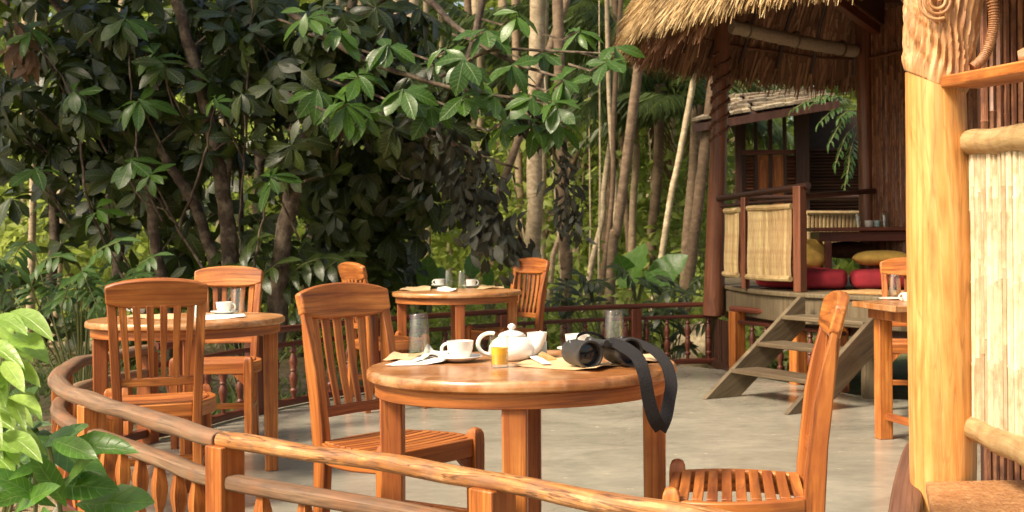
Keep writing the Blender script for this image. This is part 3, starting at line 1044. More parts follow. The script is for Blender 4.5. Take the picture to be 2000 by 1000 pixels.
# inner rolled blind
Bl0, Bl1 = Vector((0.74, 9.75, 2.79)), Vector((1.83, 10.35, 2.675))
mb = MB((Bl0.x, Bl0.y, 0)); path = spline([Bl0, Bl0.lerp(Bl1, .5) + Vector((0, 0, -.012)), Bl1], 14)
mb.tube(path, [.055 + .004 * math.sin(i * 2.4) for i in range(len(path))], 16)
rb = thing('rolled_blind', 'pale woven blind rolled up under the thatched roof eave', 'blind', (Bl0.x, Bl0.y, 0))
mb.build('roll', BLIND, rb, angle=60)
for t in (.12, .5, .88):
    c = Bl0.lerp(Bl1, t); dd = (Bl1 - Bl0).normalized()
    mb = MB((Bl0.x, Bl0.y, 0)); ring = []
    for i in range(16):
        th = 2 * PI * i / 16; ring.append(c + Vector((-dd.y, dd.x, 0)) * .062 * math.cos(th) + Vector((0, 0, .062 * math.sin(th))))
    mb.sweep(ring, .008, .02, tuple(dd), closed=True); mb.build('tie', GREYW, rb)

# ---- thatched roof
RC = np.array((2.25, 9.95))
prof = [(2.30, 2.66), (2.20, 2.92), (2.04, 3.20), (1.80, 3.52), (1.45, 3.92), (1.0, 4.35), (.5, 4.7), (.03, 4.95)]
def roofpt(th, u, off=0.0):
    """u 0 at the eave, 1 at the apex"""
    q = u * (len(prof) - 1); i = min(int(q), len(prof) - 2); t = q - i
    r = prof[i][0] * (1 - t) + prof[i + 1][0] * t; z = prof[i][1] * (1 - t) + prof[i + 1][1] * t
    wob = 1 + .02 * math.sin(th * 5) + .012 * math.sin(th * 11 + 1)
    return np.array((RC[0] + (r * wob + off) * math.cos(th), RC[1] + (r * wob + off) * math.sin(th), z + .12 + off * .6 + .03 * math.sin(th * 3)))
def shell(off, name, mat):
    mb = MB(ho); n = 72; m = 16; v = []; f = []
    for j in range(m + 1):
        for i in range(n): v.append(roofpt(2 * PI * i / n, j / m, off))
    for j in range(m):
        for i in range(n):
            k = (i + 1) % n; f.append((j * n + i, j * n + k, (j + 1) * n + k, (j + 1) * n + i))
    mb.add(v, f); return mb, v, f
mbo, vo_, fo_ = shell(0.0, 'x', None)
mbi, vi_, fi_ = shell(-.16, 'x', None)
allv = np.array(vo_ + vi_); nvo = len(vo_)
allf = [q for q in fo_] + [tuple(nvo + a for a in q[::-1]) for q in fi_] + [(i, nvo + i, nvo + (i + 1) % 72, (i + 1) % 72) for i in range(72)]
me = np_mesh('thatch_core', allv - np.array(ho), np.array(allf), STRAWD, rnd=np.full(len(allv), .25))
core = link_mesh('roof', me, hut)

def strands(n, thr, ur, off, Lr, Wr, out, tilt=0.15, down=False, hang=0.0):
    V, F, R = [], [], []
    for i in range(n):
        th = random.uniform(*thr); u = ur[0] + (ur[1] - ur[0]) * random.random() ** 1.1
        a = roofpt(th, u, off + random.uniform(0, .03)); b = roofpt(th, min(1, u + .06), off)
        dn = a - b; dn /= np.linalg.norm(dn)
        tang = np.array((-math.sin(th), math.cos(th), 0))
        nrml = np.cross(tang, dn); 
        if np.dot(nrml, np.array((math.cos(th), math.sin(th), .3))) < 0: nrml = -nrml
        if down: nrml = -nrml
        dn = dn + tang * random.gauss(0, .13) + nrml * random.uniform(0, tilt)
        if hang: dn = dn * (1 - hang) + np.array((0, 0, -1)) * hang
        dn /= np.linalg.norm(dn)
        L_ = random.uniform(*Lr); w_ = random.uniform(*Wr)
        side = tang * math.cos(random.uniform(-.7, .7)) + nrml * random.uniform(-.6, .6)
        p0 = a; p1 = a + dn * L_ * .55; p2 = a + dn * L_ + np.array((0, 0, -.06 * L_)) 
        k = len(V)
        V += [p0 - side * w_, p0 + side * w_, p1 - side * w_, p1 + side * w_, p2 - side * w_ * .35, p2 + side * w_ * .35]
        F += [(k, k + 1, k + 3, k + 2), (k + 2, k + 3, k + 5, k + 4)]
        r = random.random(); R += [r] * 6
    V = np.array(V) - np.array(ho)
    return V, np.array(F), np.array(R)
V, F, R = strands(46000, (math.radians(140), math.radians(300)), (0.0, .62), .0, (.08, .26), (.002, .006), True, tilt=.22)
link_mesh('thatch', np_mesh('thatch', V, F, STRAW, rnd=R, smooth=False), core, kind='stuff')
V, F, R = strands(3500, (math.radians(150), math.radians(310)), (0.0, .03), -.08, (.05, .14), (.004, .009), True, hang=.5)
link_mesh('thatch_fringe', np_mesh('thatch_fringe', V, F, STRAW, rnd=R * .55, smooth=False), core, kind='stuff')
V, F, R = strands(9000, (math.radians(60), math.radians(215)), (0.06, .62), -.17, (.18, .36), (.006, .016), False, down=True, tilt=.08)
link_mesh('thatch_lining', np_mesh('thatch_lining', V, F, STRAWD, rnd=R, smooth=False), core, kind='stuff')
V, F, R = strands(4200, (math.radians(60), math.radians(200)), (0.0, .07), -.08, (.08, .18), (.006, .014), False, hang=.6)
link_mesh('thatch_fringe', np_mesh('thatch_fringe', V, F, STRAWD, rnd=R * .8, smooth=False), core, kind='stuff')
for i in range(14):
    th = math.radians(70 + i * 12)
    a = Vector(roofpt(th, .04, -.22)); b = Vector(roofpt(th, .75, -.22))
    mb = MB(ho); mb.tube([a, Vector(roofpt(th, .28, -.22)), Vector(roofpt(th, .5, -.22)), b], .018, 6); mb.build('rafter', DARKW, core)
for u in (.12, .36, .58):
    mb = MB(ho); mb.tube([Vector(roofpt(math.radians(60 + i * 6), u, -.205)) for i in range(29)], .013, 6); mb.build('batten', HUTW, core)

# ---- stairs
st = thing('wooden_stairs', 'grey weathered wooden steps leading up to the raised hut', 'stairs', (0.41, 8.53, 0))
sto = (0.41, 8.53, 0)
sL, sR = Vector((0.43, 8.50, 0)), Vector((0.905, 7.74, 0))
sd = Vector((.70, .43, 0)); rise = SZ - .02
def stringer(base):
    a = base + Vector((0, 0, 0)); b = base + sd * 1.06 + Vector((0, 0, rise))
    wdir = (sR - sL).normalized() * .022
    run = sd.normalized()
    # polygon profile in the (run, z) plane
    L_ = sd.length * 1.06
    prof_ = [(0, 0), (.30, 0), (L_ + .02, rise - .22), (L_ + .02, rise), (L_ - .02, rise)]
    v = []
    for s_ in (-1, 1):
        for (u, z) in prof_: v.append(tuple(base + run * u + Vector((0, 0, z + .002)) + wdir * s_))
    n = len(prof_)
    f = [tuple(range(n)), tuple(range(2 * n - 1, n - 1, -1))] + [(i, n + i, n + (i + 1) % n, (i + 1) % n) for i in range(n)]
    mb = MB(sto); v_ = np.array(v); g = v_.copy()
    rr = np.array((run.x * .8, run.y * .8, .6)); al = v_ @ rr
    g = np.stack([v_[:, 2] - al * .5, v_[:, 1] * .1, al], axis=1)
    mb.add(v_, f, g); return mb.build('stringer', GREYW, st, bevel=.004)
stringer(sL); stringer(sR)
for k, z in enumerate((.185, .36, .54)):
    t = z / rise
    c0 = sL + sd * (t * 1.06 + .12); c1 = sR + sd * (t * 1.06 + .12)
    ww = (c1 - c0).normalized()
    mb = MB(sto); mb.sweep([c0 + ww * .024 + Vector((0, 0, z)), c1 - ww * .024 + Vector((0, 0, z))], .03, .24, (0, 0, 1))
    mb.build('tread', GREYW, st, bevel=.005)
# riser / fascia board behind the stairs
mt = MB((1.6, 8.75, SZ)); m0 = Vector((1.42, 8.95, SZ + .012)); m1 = Vector((1.93, 8.28, SZ + .012))
mt.sweep([m0 + Vector((.15, .10, 0)), m0.lerp(m1, .5) + Vector((.16, .1, 0)), m1 + Vector((.15, .10, 0))], .024, .34, (0, 0, 1))
tag(mt.build('doormat', COIR, bevel=.008, loc=(1.6, 8.75, SZ)), 'golden brown coir mat at the top of the wooden steps', 'doormat')

# ---- things inside the hut
def cushion(name, c, sx_, sy_, sz_, mat, rz=0, label='', cat='cushion', group=None, pinch=.35, ry=0, rx=0, flat=.55):
    if name == 'seat_cushion': flat = .18
    """pillow shape: squared superellipsoid with pinched corners"""
    nu, nv = 20, 10
    v, f = [], []
    for j in range(nv + 1):
        ph = -PI / 2 + PI * j / nv
        for i in range(nu):
            th = 2 * PI * i / nu
            def pw(a, e): return math.copysign(abs(a) ** e, a)
            x = pw(math.cos(ph), .45) * pw(math.cos(th), pinch); y = pw(math.cos(ph), .45) * pw(math.sin(th), pinch)
            z = pw(math.sin(ph), .9)
            z *= max(.12, 1 - flat * max(abs(x), abs(y)) ** 4)
            v.append((x * sx_ / 2, y * sy_ / 2, z * sz_ / 2))
    for j in range(nv):
        for i in range(nu):
            k = (i + 1) % nu; f.append((j * nu + i, j * nu + k, (j + 1) * nu + k, (j + 1) * nu + i))
    if name == 'seat_cushion':
        v = []
        for j in range(nv + 1):
            ph = -PI / 2 + PI * j / nv
            for i in range(nu):
                th = 2 * PI * i / nu
                pw = lambda a, e: math.copysign(abs(a) ** e, a)
                x = pw(math.cos(ph), .3) * pw(math.cos(th), .28); y = pw(math.cos(ph), .3) * pw(math.sin(th), .28)
                v.append((x * sx_ / 2, y * sy_ / 2, pw(math.sin(ph), .5) * sz_ / 2 * (1 - .12 * max(abs(x), abs(y)) ** 3)))
    mb = MB(); mb.add(v, f)
    o = mb.build(name, mat, sub=1, angle=180, loc=tuple(c)); o.rotation_euler = (rx, ry, rz)
    tag(o, label, cat, group); return o
cushion('seat_cushion', (1.27, 10.0, SZ + .085), .55, .5, .17, REDC, -.7, 'red floor cushion just behind the bamboo panel of the hut')
cushion('seat_cushion', (1.47, 9.80, SZ + .08), .36, .5, .16, REDC, -.2, 'red floor cushion left of centre under the low table')
cushion('seat_cushion', (1.88, 9.72, SZ + .08), .44, .5, .16, REDC, -.1, 'red floor cushion nearest the big varnished post')
cushion('pillow', (1.93, 9.85, SZ + .24), .46, .30, .13, YELC, -.1, 'plump mustard yellow pillow lying on the red floor cushion', 'pillow')
cushion('pillow', (1.78, 10.5, SZ + .30), .46, .32, .15, BRNC, .05, 'brown gold pillow lying behind the table leg', 'pillow')
rp = cushion('round_pillow', (1.42, 10.1, SZ + .28), .26, .26, .10, YELC, .2, 'small round yellow sunburst pillow leaning beside the red cushions', 'pillow', pinch=1.0, rx=1.2)
ht = thing('low_table', 'dark red low dining table inside the raised hut', 'table', (1.9, 10.25, SZ))
hto = (1.9, 10.25, SZ)
mb = MB(hto).box((1.95, 10.25, SZ + .475), (1.10, .62, .03)); mb.build('tabletop', REDW, ht, bevel=.005)
mb = MB(hto).box((1.95, 10.25, SZ + .415), (.98, .5, .08)); mb.build('apron', REDW, ht, bevel=.004)
for x_, y_ in ((1.53, 10.01), (2.37, 10.01), (1.53, 10.49), (2.37, 10.49)):
    mb = MB(hto).box((x_, y_, SZ + .187), (.055, .055, .374)); mb.build('leg', REDW, ht, bevel=.004)

# ------------------------------------------------------------------ terrace furniture
def build_chair(label, group):
    c = thing('slat_chair', label, 'chair', group=group)
    zt = .97
    def back_y(z):      # rake of the back
        t = max(0, (z - .40) / (zt - .40)); return -.175 - .02 * t - .055 * t * t
    for s_ in (-1, 1):
        zs = [0, .12, .25, .40, .50, .60, .70, .80, .86, .93]
        pts, W, D = [], [], []
        for z in zs:
            if z <= .40: x = s_ * .150; y = -.175 - .035 * (1 - z / .40) ** 1.5
            else: x = s_ * (.150 + .024 * ((z - .4) / .57)); y = back_y(z)
            pts.append((x, y, z)); W.append(.036); D.append(.056 if .3 < z < .6 else .05 if z < .8 else .036 if z < .85 else .020)
        D[0] = .034; D[1] = .04
        mb = MB(); mb.sweep(pts, W, D, (1, 0, 0)); mb.build('back_post', TEAK, c, bevel=.004)
        # front leg with rounded knob
        mb = MB(); zs = [0, .2, .40, .455, .475, .488, .494]; ww = [.036, .042, .046, .046, .043, .032, .014]
        mb.sweep([(s_ * .196, .185, z) for z in zs], ww, ww, (1, 0, 0)); mb.build('front_leg', TEAK, c, bevel=.003)
        # bulging side rail
        pp = spline([(s_ * .160, -.150, .43), (s_ * .205, -.05, .43), (s_ * .222, .06, .43), (s_ * .202, .165, .43)], 6)
        mb = MB(); mb.sweep(pp, .062, .026, (0, 0, 1)); mb.build('side_rail', TEAK, c, bevel=.004)
        mb = MB(); mb.sweep([(s_ * .158, -.165, .20), (s_ * .192, .168, .20)], .035, .02, (0, 0, 1)); mb.build('stretcher', TEAK, c, bevel=.003)
        # corner brackets below the front rail
        v = []
        for y_ in (.176, .194):
            v += [(s_ * .172, y_, .398), (s_ * .112, y_, .398), (s_ * .172, y_, .338)]
        mb = MB(); mb.add(v, [(0, 1, 2), (5, 4, 3), (0, 3, 4, 1), (1, 4, 5, 2), (2, 5, 3, 0)]); mb.build('bracket', TEAK, c)
    mb = MB().box((0, .186, .43), (.35, .024, .062)); mb.build('front_rail', TEAK, c, bevel=.004)
    mb = MB(); mb.sweep([(-.132, -.178, .43), (0, -.184, .43), (.132, -.178, .43)], .06, .026, (0, 0, 1)); mb.build('rear_rail', TEAK, c, bevel=.004)
    mb = MB().box((0, .0, .20), (.36, .022, .032)); mb.build('cross_stretcher', TEAK, c, bevel=.003)
    # crest rail, arched and dished
    pts, W = [], []
    for i in range(11):
        u = -1 + .2 * i; x = u * .192
        pts.append((x, back_y(.915) - .016 * (1 - u * u) , .905 + .014 * (1 - u * u) + .010 * abs(u) ** 3)); W.append(.098 + .026 * (1 - u * u) - .026 * abs(u) ** 5)
    mb = MB(); mb.sweep(pts, W, .031, (0, -.25, 1)); mb.build('crest_rail', TEAK, c, bevel=.007)
    yb = back_y(.555)
    mb = MB(); mb.sweep([(-.145, yb, .555), (0, yb - .012, .555), (.145, yb, .555)], .036, .024, (0, -.1, 1)); mb.build('lower_back_rail', TEAK, c, bevel=.003)
    for i in range(6):
        u = -1 + 2 * i / 5.0
        pts = []
        for z in (.570, .65, .73, .81, .868):
            t = (z - .57) / .3
            pts.append((u * (.112 + .018 * t), back_y(z) - .012 - .012 * (1 - u * u) * t - .010 * math.sin(PI * t), z))
        mb = MB(); mb.sweep(pts, [.019, .022, .026, .028, .029], .013, (1, 0, 0)); mb.build('back_slat', TEAK, c, bevel=.002)
    # nine seat slats, dished a little
    for i in range(9):
        y_ = -.143 + i * .0375
        hw = .148 + .052 * math.sin(PI * min(1, max(0, (y_ + .19) / .52)))
        mb = MB(); mb.sweep([(-hw, y_, .458), (-hw * .5, y_, .4545), (0, y_, .453), (hw * .5, y_, .4545), (hw, y_, .458)], .014, .027, (0, 0, 1))
        mb.build('seat_slat', TEAK, c, bevel=.002)
    return c


def face(dx, dy): return math.atan2(dy, dx) - PI / 2   # local +Y points to (dx, dy)

GC = 'slat back teak chairs on the terrace'
chair = build_chair('orange teak chair drawn up on the left of the front table, crest with oval grain', GC)
chair.location = (-.825, 4.08, 0); chair.rotation_euler = (0, 0, face(.80, -.60))
copy_tree(chair, (.272, 3.30, 0), face(-1, .07), 'teak chair seen side on at the right, its slatted seat turned to the front table', GC)
copy_tree(chair, (-2.045, 5.20, 0), face(-.36, .93), 'teak chair seen squarely from behind at the near side of the left table', GC)
copy_tree(chair, (-2.36, 6.88, 0), face(.10, -.99), 'teak chair with a wide glossy crest facing the camera behind the left table', GC)
copy_tree(chair, (-1.70, 8.22, 0), face(.80, .60), 'reddish teak chair left of the far table, mostly hidden by the front chair', GC)
copy_tree(chair, (-.98, 8.98, 0), face(-.70, -.72), 'teak chair at the right end of the far table by the back railing', GC)
copy_tree(chair, (1.72, 7.70, 0), face(-.1, -1), 'teak chair behind the small right table, half hidden by the big post', GC)


def build_table(label, group, R_=.45, rot=0.0, legw=.066):
    t = thing('round_table', label, 'table', group=group)
    pr = [(.02, .727), (R_ - .012, .727), (R_ - .002, .732), (R_, .742), (R_ - .002, .754), (R_ - .008, .760), (.02, .760)]
    mb = MB(); mb.lathe(pr, k=72)
    g = np.array(mb.v); mb.g = np.stack([g[:, 1] * .5, g[:, 2], g[:, 0] * 1.0], axis=1).tolist()
    mb.build('tabletop', TOPW, t, bevel=.0015)
    ring = [((R_ - .035) * math.cos(2 * PI * i / 72), (R_ - .035) * math.sin(2 * PI * i / 72), .7055) for i in range(72)]
    mb = MB(); mb.sweep(ring, .041, .022, (0, 0, 1), closed=True); mb.build('apron', TEAK, t, bevel=.002)
    for i in range(4):
        a = rot + PI / 2 * i
        mb = MB(); r0 = R_ - .068
        zs = [0, .35, .7255]
        mb.sweep([(r0 * math.cos(a) * (1.0), r0 * math.sin(a), z) for z in zs], [legw * .86, legw * .95, legw], [legw * .86, legw * .95, legw], (math.cos(a + .0), math.sin(a + .0), 0))
        mb.build('leg', TEAK, t, bevel=.005)
    return t


GT = 'round teak tables on the terrace'
T1, T2, T3 = Vector((-.345, 3.60, 0)), Vector((-2.17, 5.88, 0)), Vector((-1.285, 8.62, 0))
tb = build_table('round orange teak table in the foreground with teapot and binoculars', GT)
tb.location = T1; tb.rotation_euler = (0, 0, math.radians(2))
copy_tree(tb, T2, math.radians(22), 'round teak table at the left with white cup, glass and teal tumbler', GT)
copy_tree(tb, T3, math.radians(11), 'round teak table farthest away by the back railing', GT)

# small table half hidden behind the big post
st2 = thing('small_table', 'narrow teak table at the right, half hidden behind the big varnished post', 'table', (1.33, 6.70, 0))
so2 = (1.33, 6.70, 0)
ca, cb = Vector((1.31, 6.80, 0)), Vector((1.43, 6.40, 0))
ud = Vector((.95, .30, 0)); 
mb = MB(so2)
q = [ca + Vector((-.13, .06, 0)), cb + Vector((-.12, -.08, 0)), cb + ud * .75 + Vector((0, -.10, 0)), ca + ud * .75 + Vector((0, .06, 0))]
mb.prism([(p.x, p.y) for p in q], .728, .760); mb.build('tabletop', TOPW, st2, bevel=.004)
q = [ca + Vector((-.05, .02, 0)), cb + Vector((-.04, -.03, 0)), cb + ud * .7 + Vector((0, -.03, 0)), ca + ud * .7 + Vector((0, .02, 0))]
mb = MB(so2); mb.prism([(p.x, p.y) for p in q], .668, .7265); mb.build('apron', TEAK, st2, bevel=.004)
for p in (ca + Vector((.03, 0, 0)), cb + Vector((.03, 0, 0)), ca + ud * .65, cb + ud * .65):
    mb = MB(so2); mb.box((p.x, p.y, .333), (.078, .078, .666), rz=.25); mb.build('leg', TEAK, st2, bevel=.005)
mb = MB(so2); mb.sweep([ca + Vector((.04, -.045, .13)), cb + Vector((.02, .045, .13))], .04, .025, (0, 0, 1)); mb.build('stretcher', TEAK, st2, bevel=.003)


# ------------------------------------------------------------------ tableware
def V3(x, y, z): return Vector((x, y, z))

def tumbler_inverted(loc, h=.137, r0=.034, r1=.028, label='', group=None):
    """upside-down drinking glass standing on its rim"""
    t = .0022
    prof_ = [(r0 - t, 0), (r0, 0), (r0, .001), (r1 + .001, h - .004), (r1 - .002, h), (.002, h), (.002, h - .014), (r1 - t - .002, h - .016), (r0 - t, .001)]
    mb = MB(); mb.lathe(prof_, k=32, caps=False)
    # close loop
    n = len(prof_); k = 32
    o_f = [((n - 1) * k + i, (n - 1) * k + (i + 1) % k, (i + 1) % k, i) for i in range(k)]
    mb.f.extend(o_f)
    mb.f.append(tuple(5 * k + i for i in range(k))); mb.f.append(tuple(6 * k + i for i in range(k))[::-1])
    o = mb.build('drinking_glass', GLASS, angle=60, loc=tuple(loc)); tag(o, label, 'glass', group); return o


def arc_pts(c, r, a0, a1, plane, n=10, sx_=1.0):
    c = Vector(c); u, v = Vector(plane[0]), Vector(plane[1])
    return [c + u * r * sx_ * math.cos(a0 + (a1 - a0) * i / n) + v * r * math.sin(a0 + (a1 - a0) * i / n) for i in range(n + 1)]


def cup_saucer(loc, label, rz=0, r=.040, h=.052, saucer=True, group=None):
    t = thing('cup', label, 'cup', tuple(loc), rz, group)
    z0 = .012 if saucer else 0
    prof_ = [(.02, z0), (.024, z0), (.030, z0 + .006), (r - .003, z0 + h * .55), (r, z0 + h), (r - .003, z0 + h), (r - .006, z0 + h * .55), (.024, z0 + .009), (.002, z0 + .007)]
    mb = MB(); mb.lathe(prof_, k=32); mb.build('bowl', CERAM, t, angle=70)
    mb = MB(); mb.tube([p for p in arc_pts((-r + .002, 0, z0 + h * .55), .017, PI / 2, PI * 1.5, ((1, 0, 0), (0, 0, 1)))], .0045, 8); mb.build('handle', CERAM, t)
    return t


def saucer(loc, label, r=.066, group=None):
    mb = MB(); mb.lathe([(.03, 0), (.034, 0), (r, .014), (r - .001, .017), (.03, .006), (.002, .0055)], k=36)
    o = mb.build('saucer', CERAM, angle=60, loc=tuple(loc)); return tag(o, label, 'saucer', group)


def sheet(name, pts, mat, label, cat, z=.762, th=.0012, curl=.006, group=None, n=8):
    """thin quad sheet with gentle creases; pts 4 corners"""
    p = [Vector((a, b, 0)) for a, b in pts]
    v = []; ph = random.uniform(0, 6)
    for s_ in (0, 1):
        for j in range(n + 1):
            for i in range(n + 1):
                u, w_ = i / n, j / n
                q = p[0].lerp(p[1], u).lerp(p[3].lerp(p[2], u), w_)
                e = max(abs(u - .5), abs(w_ - .5)) * 2
                hz = curl * (max(0, math.sin(ph + u * 5 + w_ * 3)) * e ** 3 + .35 * abs(u - .5) * 2 * (1 - abs(w_ - .5)))
                v.append((q.x - p[0].x, q.y - p[0].y, hz + th * s_))
    m = (n + 1) ** 2; f = []
    for j in range(n):
        for i in range(n):
            a = j * (n + 1) + i
            f.append((a, a + n + 1, a + n + 2, a + 1)); f.append((m + a, m + a + 1, m + a + n + 2, m + a + n + 1))
    bd = [i for i in range(n + 1)] + [(j) * (n + 1) + n for j in range(1, n + 1)] + [n * (n + 1) + i for i in range(n - 1, -1, -1)] + [j * (n + 1) for j in range(n - 1, 0, -1)]
    for a, b in zip(bd, bd[1:] + bd[:1]): f.append((a, b, m + b, m + a))
    mb = MB(); mb.add(v, f)
    o = mb.build(name, mat, angle=60, loc=(p[0].x, p[0].y, z)); return tag(o, label, cat, group)


def on(px, py, z=.76): return PZ(px, py, z)
def xy(px, py, z=.76):
    p = PZ(px, py, z); return (p.x, p.y)

# paper goods first (they lie under the crockery)
sheet('napkin', [xy(752, 716), xy(862, 712), xy(905, 700), xy(800, 700)], PAPERW, 'white paper napkin under the left end of the front table setting', 'napkin', z=.761)
sheet('napkin', [xy(822, 702), xy(868, 704), xy(880, 690), xy(836, 688)], PAPERW, 'crumpled white napkin beside the tall upturned glass', 'napkin', z=.764, curl=.02)
sheet('placemat', [xy(1000, 716), xy(1165, 727), xy(1215, 712), xy(1040, 702)], KRAFT, 'brown kraft paper sheet under the binoculars', 'paper', z=.761, curl=.01)
sheet('placemat', [xy(1190, 718), xy(1290, 708), xy(1296, 692), xy(1205, 698)], KRAFT, 'brown paper sheet at the right edge of the front table', 'paper', z=.763, curl=.008)
sheet('napkin', [xy(748, 706), xy(800, 707), xy(830, 692), xy(770, 693)], KRAFT, 'small tan paper under the tall upturned glass', 'paper', z=.7625, curl=.006)
# glasses
tumbler_inverted((*xy(819, 699), .764), h=.134, label='tall upturned glass at the left side of the front table')
tumbler_inverted((*xy(1200, 690), .764), h=.134, label='tall upturned glass behind the binoculars')
# cup, saucer
p = on(899, 707); saucer((p.x, p.y, .7625), 'white saucer under the cup beside the teapot')
cup_saucer((p.x, p.y, .7565), 'white cup on a saucer left of the teapot', rz=.15, h=.055)
p = on(1128, 688); saucer((p.x, p.y, .7605), 'white saucer under the cup behind the binoculars')
cup_saucer((p.x, p.y, .7545), 'white cup partly hidden behind the binoculars', rz=2.6, h=.052)
# teapot
p = on(1000, 703); tp = thing('teapot', 'round white teapot in the middle of the front table', 'teapot', (p.x, p.y, .7605), math.radians(4)); tp.scale = (1.04, 1.04, .9)
body = [(.03, 0), (.048, .0), (.060, .010), (.068, .028), (.066, .048), (.056, .066), (.042, .077), (.036, .080), (.034, .078), (.05, .05), (.05, .012), (.002, .008)]
mb = MB(); mb.lathe(body, k=40); mb.build('body', CERAM, tp, angle=70)
mb = MB(); mb.lathe([(.038, .078), (.040, .082), (.034, .090), (.018, .097), (.008, .099), (.007, .103), (.012, .109), (.011, .117), (.004, .122), (.0005, .123)], k=32); mb.build('lid', CERAM, tp, angle=70)
mb = MB(); mb.tube(arc_pts((-.062, 0, .055), .036, math.radians(70), math.radians(285), ((1, 0, 0), (0, 0, 1)), 16, sx_=1.0), .0065, 10); mb.build('handle', CERAM, tp, angle=70)
mb = MB(); mb.tube(spline([(.045, 0, .022), (.070, 0, .045), (.083, 0, .072), (.092, 0, .092)], 6), list(np.interp(np.linspace(0, 1, 19), [0, .5, 1], [.024, .017, .012])), 14); mb.build('spout', CERAM, tp, angle=70)
# milk jug behind
p = on(1049, 699); jg = thing('milk_jug', 'small white and pale teal milk jug behind the teapot spout', 'jug', (p.x, p.y, .7605), .6)
mb = MB(); mb.lathe([(.02, 0), (.026, 0), (.029, .02), (.028, .055), (.031, .078), (.029, .078), (.025, .05), (.002, .01)], k=28); mb.build('body', CERAM, jg, angle=70)
mb = MB(); mb.lathe([(.0298, .004), (.0300, .02), (.0295, .05)], k=28, caps=False); mb.build('teal_band', TEAL, jg)
# orange juice
p = on(976, 718); oj = thing('juice_glass', 'short glass of orange juice in front of the teapot', 'glass', (p.x, p.y, .7605))
mb = MB(); h = .092; t_ = .002
pr = [(.002, 0), (.022, 0), (.0245, .002), (.0275, h), (.0275 - t_, h), (.0225, .010), (.002, .009)]
mb.lathe(pr, k=36); mb.build('glass_body', GLASS, oj, angle=60)
mb = MB(); mb.lathe([(.001, .0102), (.0221, .0102), (.0245, .057), (.001, .057)], k=36); mb.build('juice', JUICE, oj, angle=50)
# cutlery and bread
def knife(a, b, label, cat='knife'):
    a, b = Vector(a), Vector(b); t = thing('table_knife', label, cat, tuple(a))
    d = b - a
    mb = MB(tuple(a)); mb.sweep([a, a + d * .3, a + d * .5], [.004, .0055, .004], [.011, .012, .008], (0, 0, 1), k=8, sq=.7); mb.build('handle', STEEL, t)
    mb = MB(tuple(a)); mb.sweep([a + d * .5, a + d * .8, b], [.0015, .0012, .0008], [.013, .016, .004], (0, 0, 1)); mb.build('blade', STEEL, t)
    return t
q0, q1 = on(1068, 716), on(1030, 699)
mb = MB((q0.x, q0.y, .768)); mb.sweep([Vector((q0.x, q0.y, .768)), Vector(((q0.x + q1.x) / 2, (q0.y + q1.y) / 2, .772)), Vector((q1.x, q1.y, .774))], [.002, .003, .002], [.024, .028, .020], (0, 0, 1))
tag(mb.build('folded_napkin', PAPERW, loc=(q0.x, q0.y, .768)), 'white folded napkin strip lying on kraft paper right of the teapot', 'napkin')
knife((*xy(846, 705), .772), (*xy(808, 714), .768), 'steel knife on the white napkin left of the cup')
p = on(1071, 706)
mb = MB(); v = [(-.028, -.018, 0), (.03, -.006, 0), (-.02, .02, 0), (-.028, -.018, .022), (.03, -.006, .004), (-.02, .02, .026)]
mb.add(v, [(2, 1, 0), (3, 4, 5), (0, 1, 4, 3), (1, 2, 5, 4), (2, 0, 3, 5)])
tag(mb.build('bread_wedge', BREAD, bevel=.004, loc=(p.x, p.y, .764)), 'small wedge of brown bread beside the teapot', 'bread')

# binoculars
ax = Vector((.50, -.866, 0)); sd_ = Vector((.866, .50, 0))
BZ = .764 + .0395
cL = Vector((-.139, 3.405, BZ)); cR = cL + sd_ * .128
bi = thing('binoculars', 'black binoculars lying on the kraft paper, lenses toward the camera', 'binoculars', (-.12, 3.50, .764))
bo = (-.12, 3.50, .764)
for c in (cL, cR):
    mb = MB(bo); R_ = [(.0, -.002), (.0305, -.002), (.0305, .0), (.0355, .0), (.0360, .004), (.0360, .018), (.0345, .022), (.0330, .05), (.0325, .085), (.0335, .10), (.031, .115), (.024, .125), (.002, .125)]
    pr = [(r, -z) for r, z in R_]
    mb.lathe([(r_ * 1.1, z_) for r_, z_ in [(.0295, -.020), (.0305, -.002), (.0312, .0), (.0355, .0), (.0362, -.004), (.0362, -.020), (.0342, -.024), (.0330, -.05), (.0325, -.085), (.0335, -.10), (.031, -.115), (.022, -.125)]], c, k=32, axis=ax)
    mb.build('barrel', RUBBER, bi, angle=35)
    mb = MB(bo); mb.lathe([(.001, -.014), (.015, -.0145), (.0325, -.019), (.0325, -.022)], c, k=32, axis=ax); mb.build('lens', LENSM, bi, angle=60)
    e = c - ax * .125 + (sd_ * (.014 if c == cL else -.014)) + Vector((0, 0, .006))
    mb = MB(bo); mb.lathe([(.021, .012), (.021, -.012), (.0185, -.016), (.0185, -.030), (.020, -.033), (.020, -.045), (.012, -.046)], e, k=24, axis=ax); mb.build('eyepiece', RUBBER, bi, angle=35)
cm_ = (cL + cR) / 2
mb = MB(bo)
mb.sweep([cL - ax * .050 + sd_ * .020 + V3(0, 0, .012), cm_ - ax * .050 + V3(0, 0, .024), cR - ax * .050 - sd_ * .020 + V3(0, 0, .012)], .022, .045, (0, 0, 1), k=8, sq=.5)
mb.sweep([cL - ax * .098 + sd_ * .018 + V3(0, 0, .012), cm_ - ax * .098 + V3(0, 0, .022), cR - ax * .098 - sd_ * .018 + V3(0, 0, .012)], .022, .030, (0, 0, 1), k=8, sq=.5)
mb.build('bridge', RUBBER, bi, bevel=.002)
mb = MB(bo); mb.lathe([(.004, .03), (.010, .03), (.010, -.05), (.014, -.055), (.014, -.078), (.006, -.08)], cm_ - ax * .055 + V3(0, 0, .026), k=20, axis=ax); mb.build('focus_wheel', RUBBER, bi, angle=35)
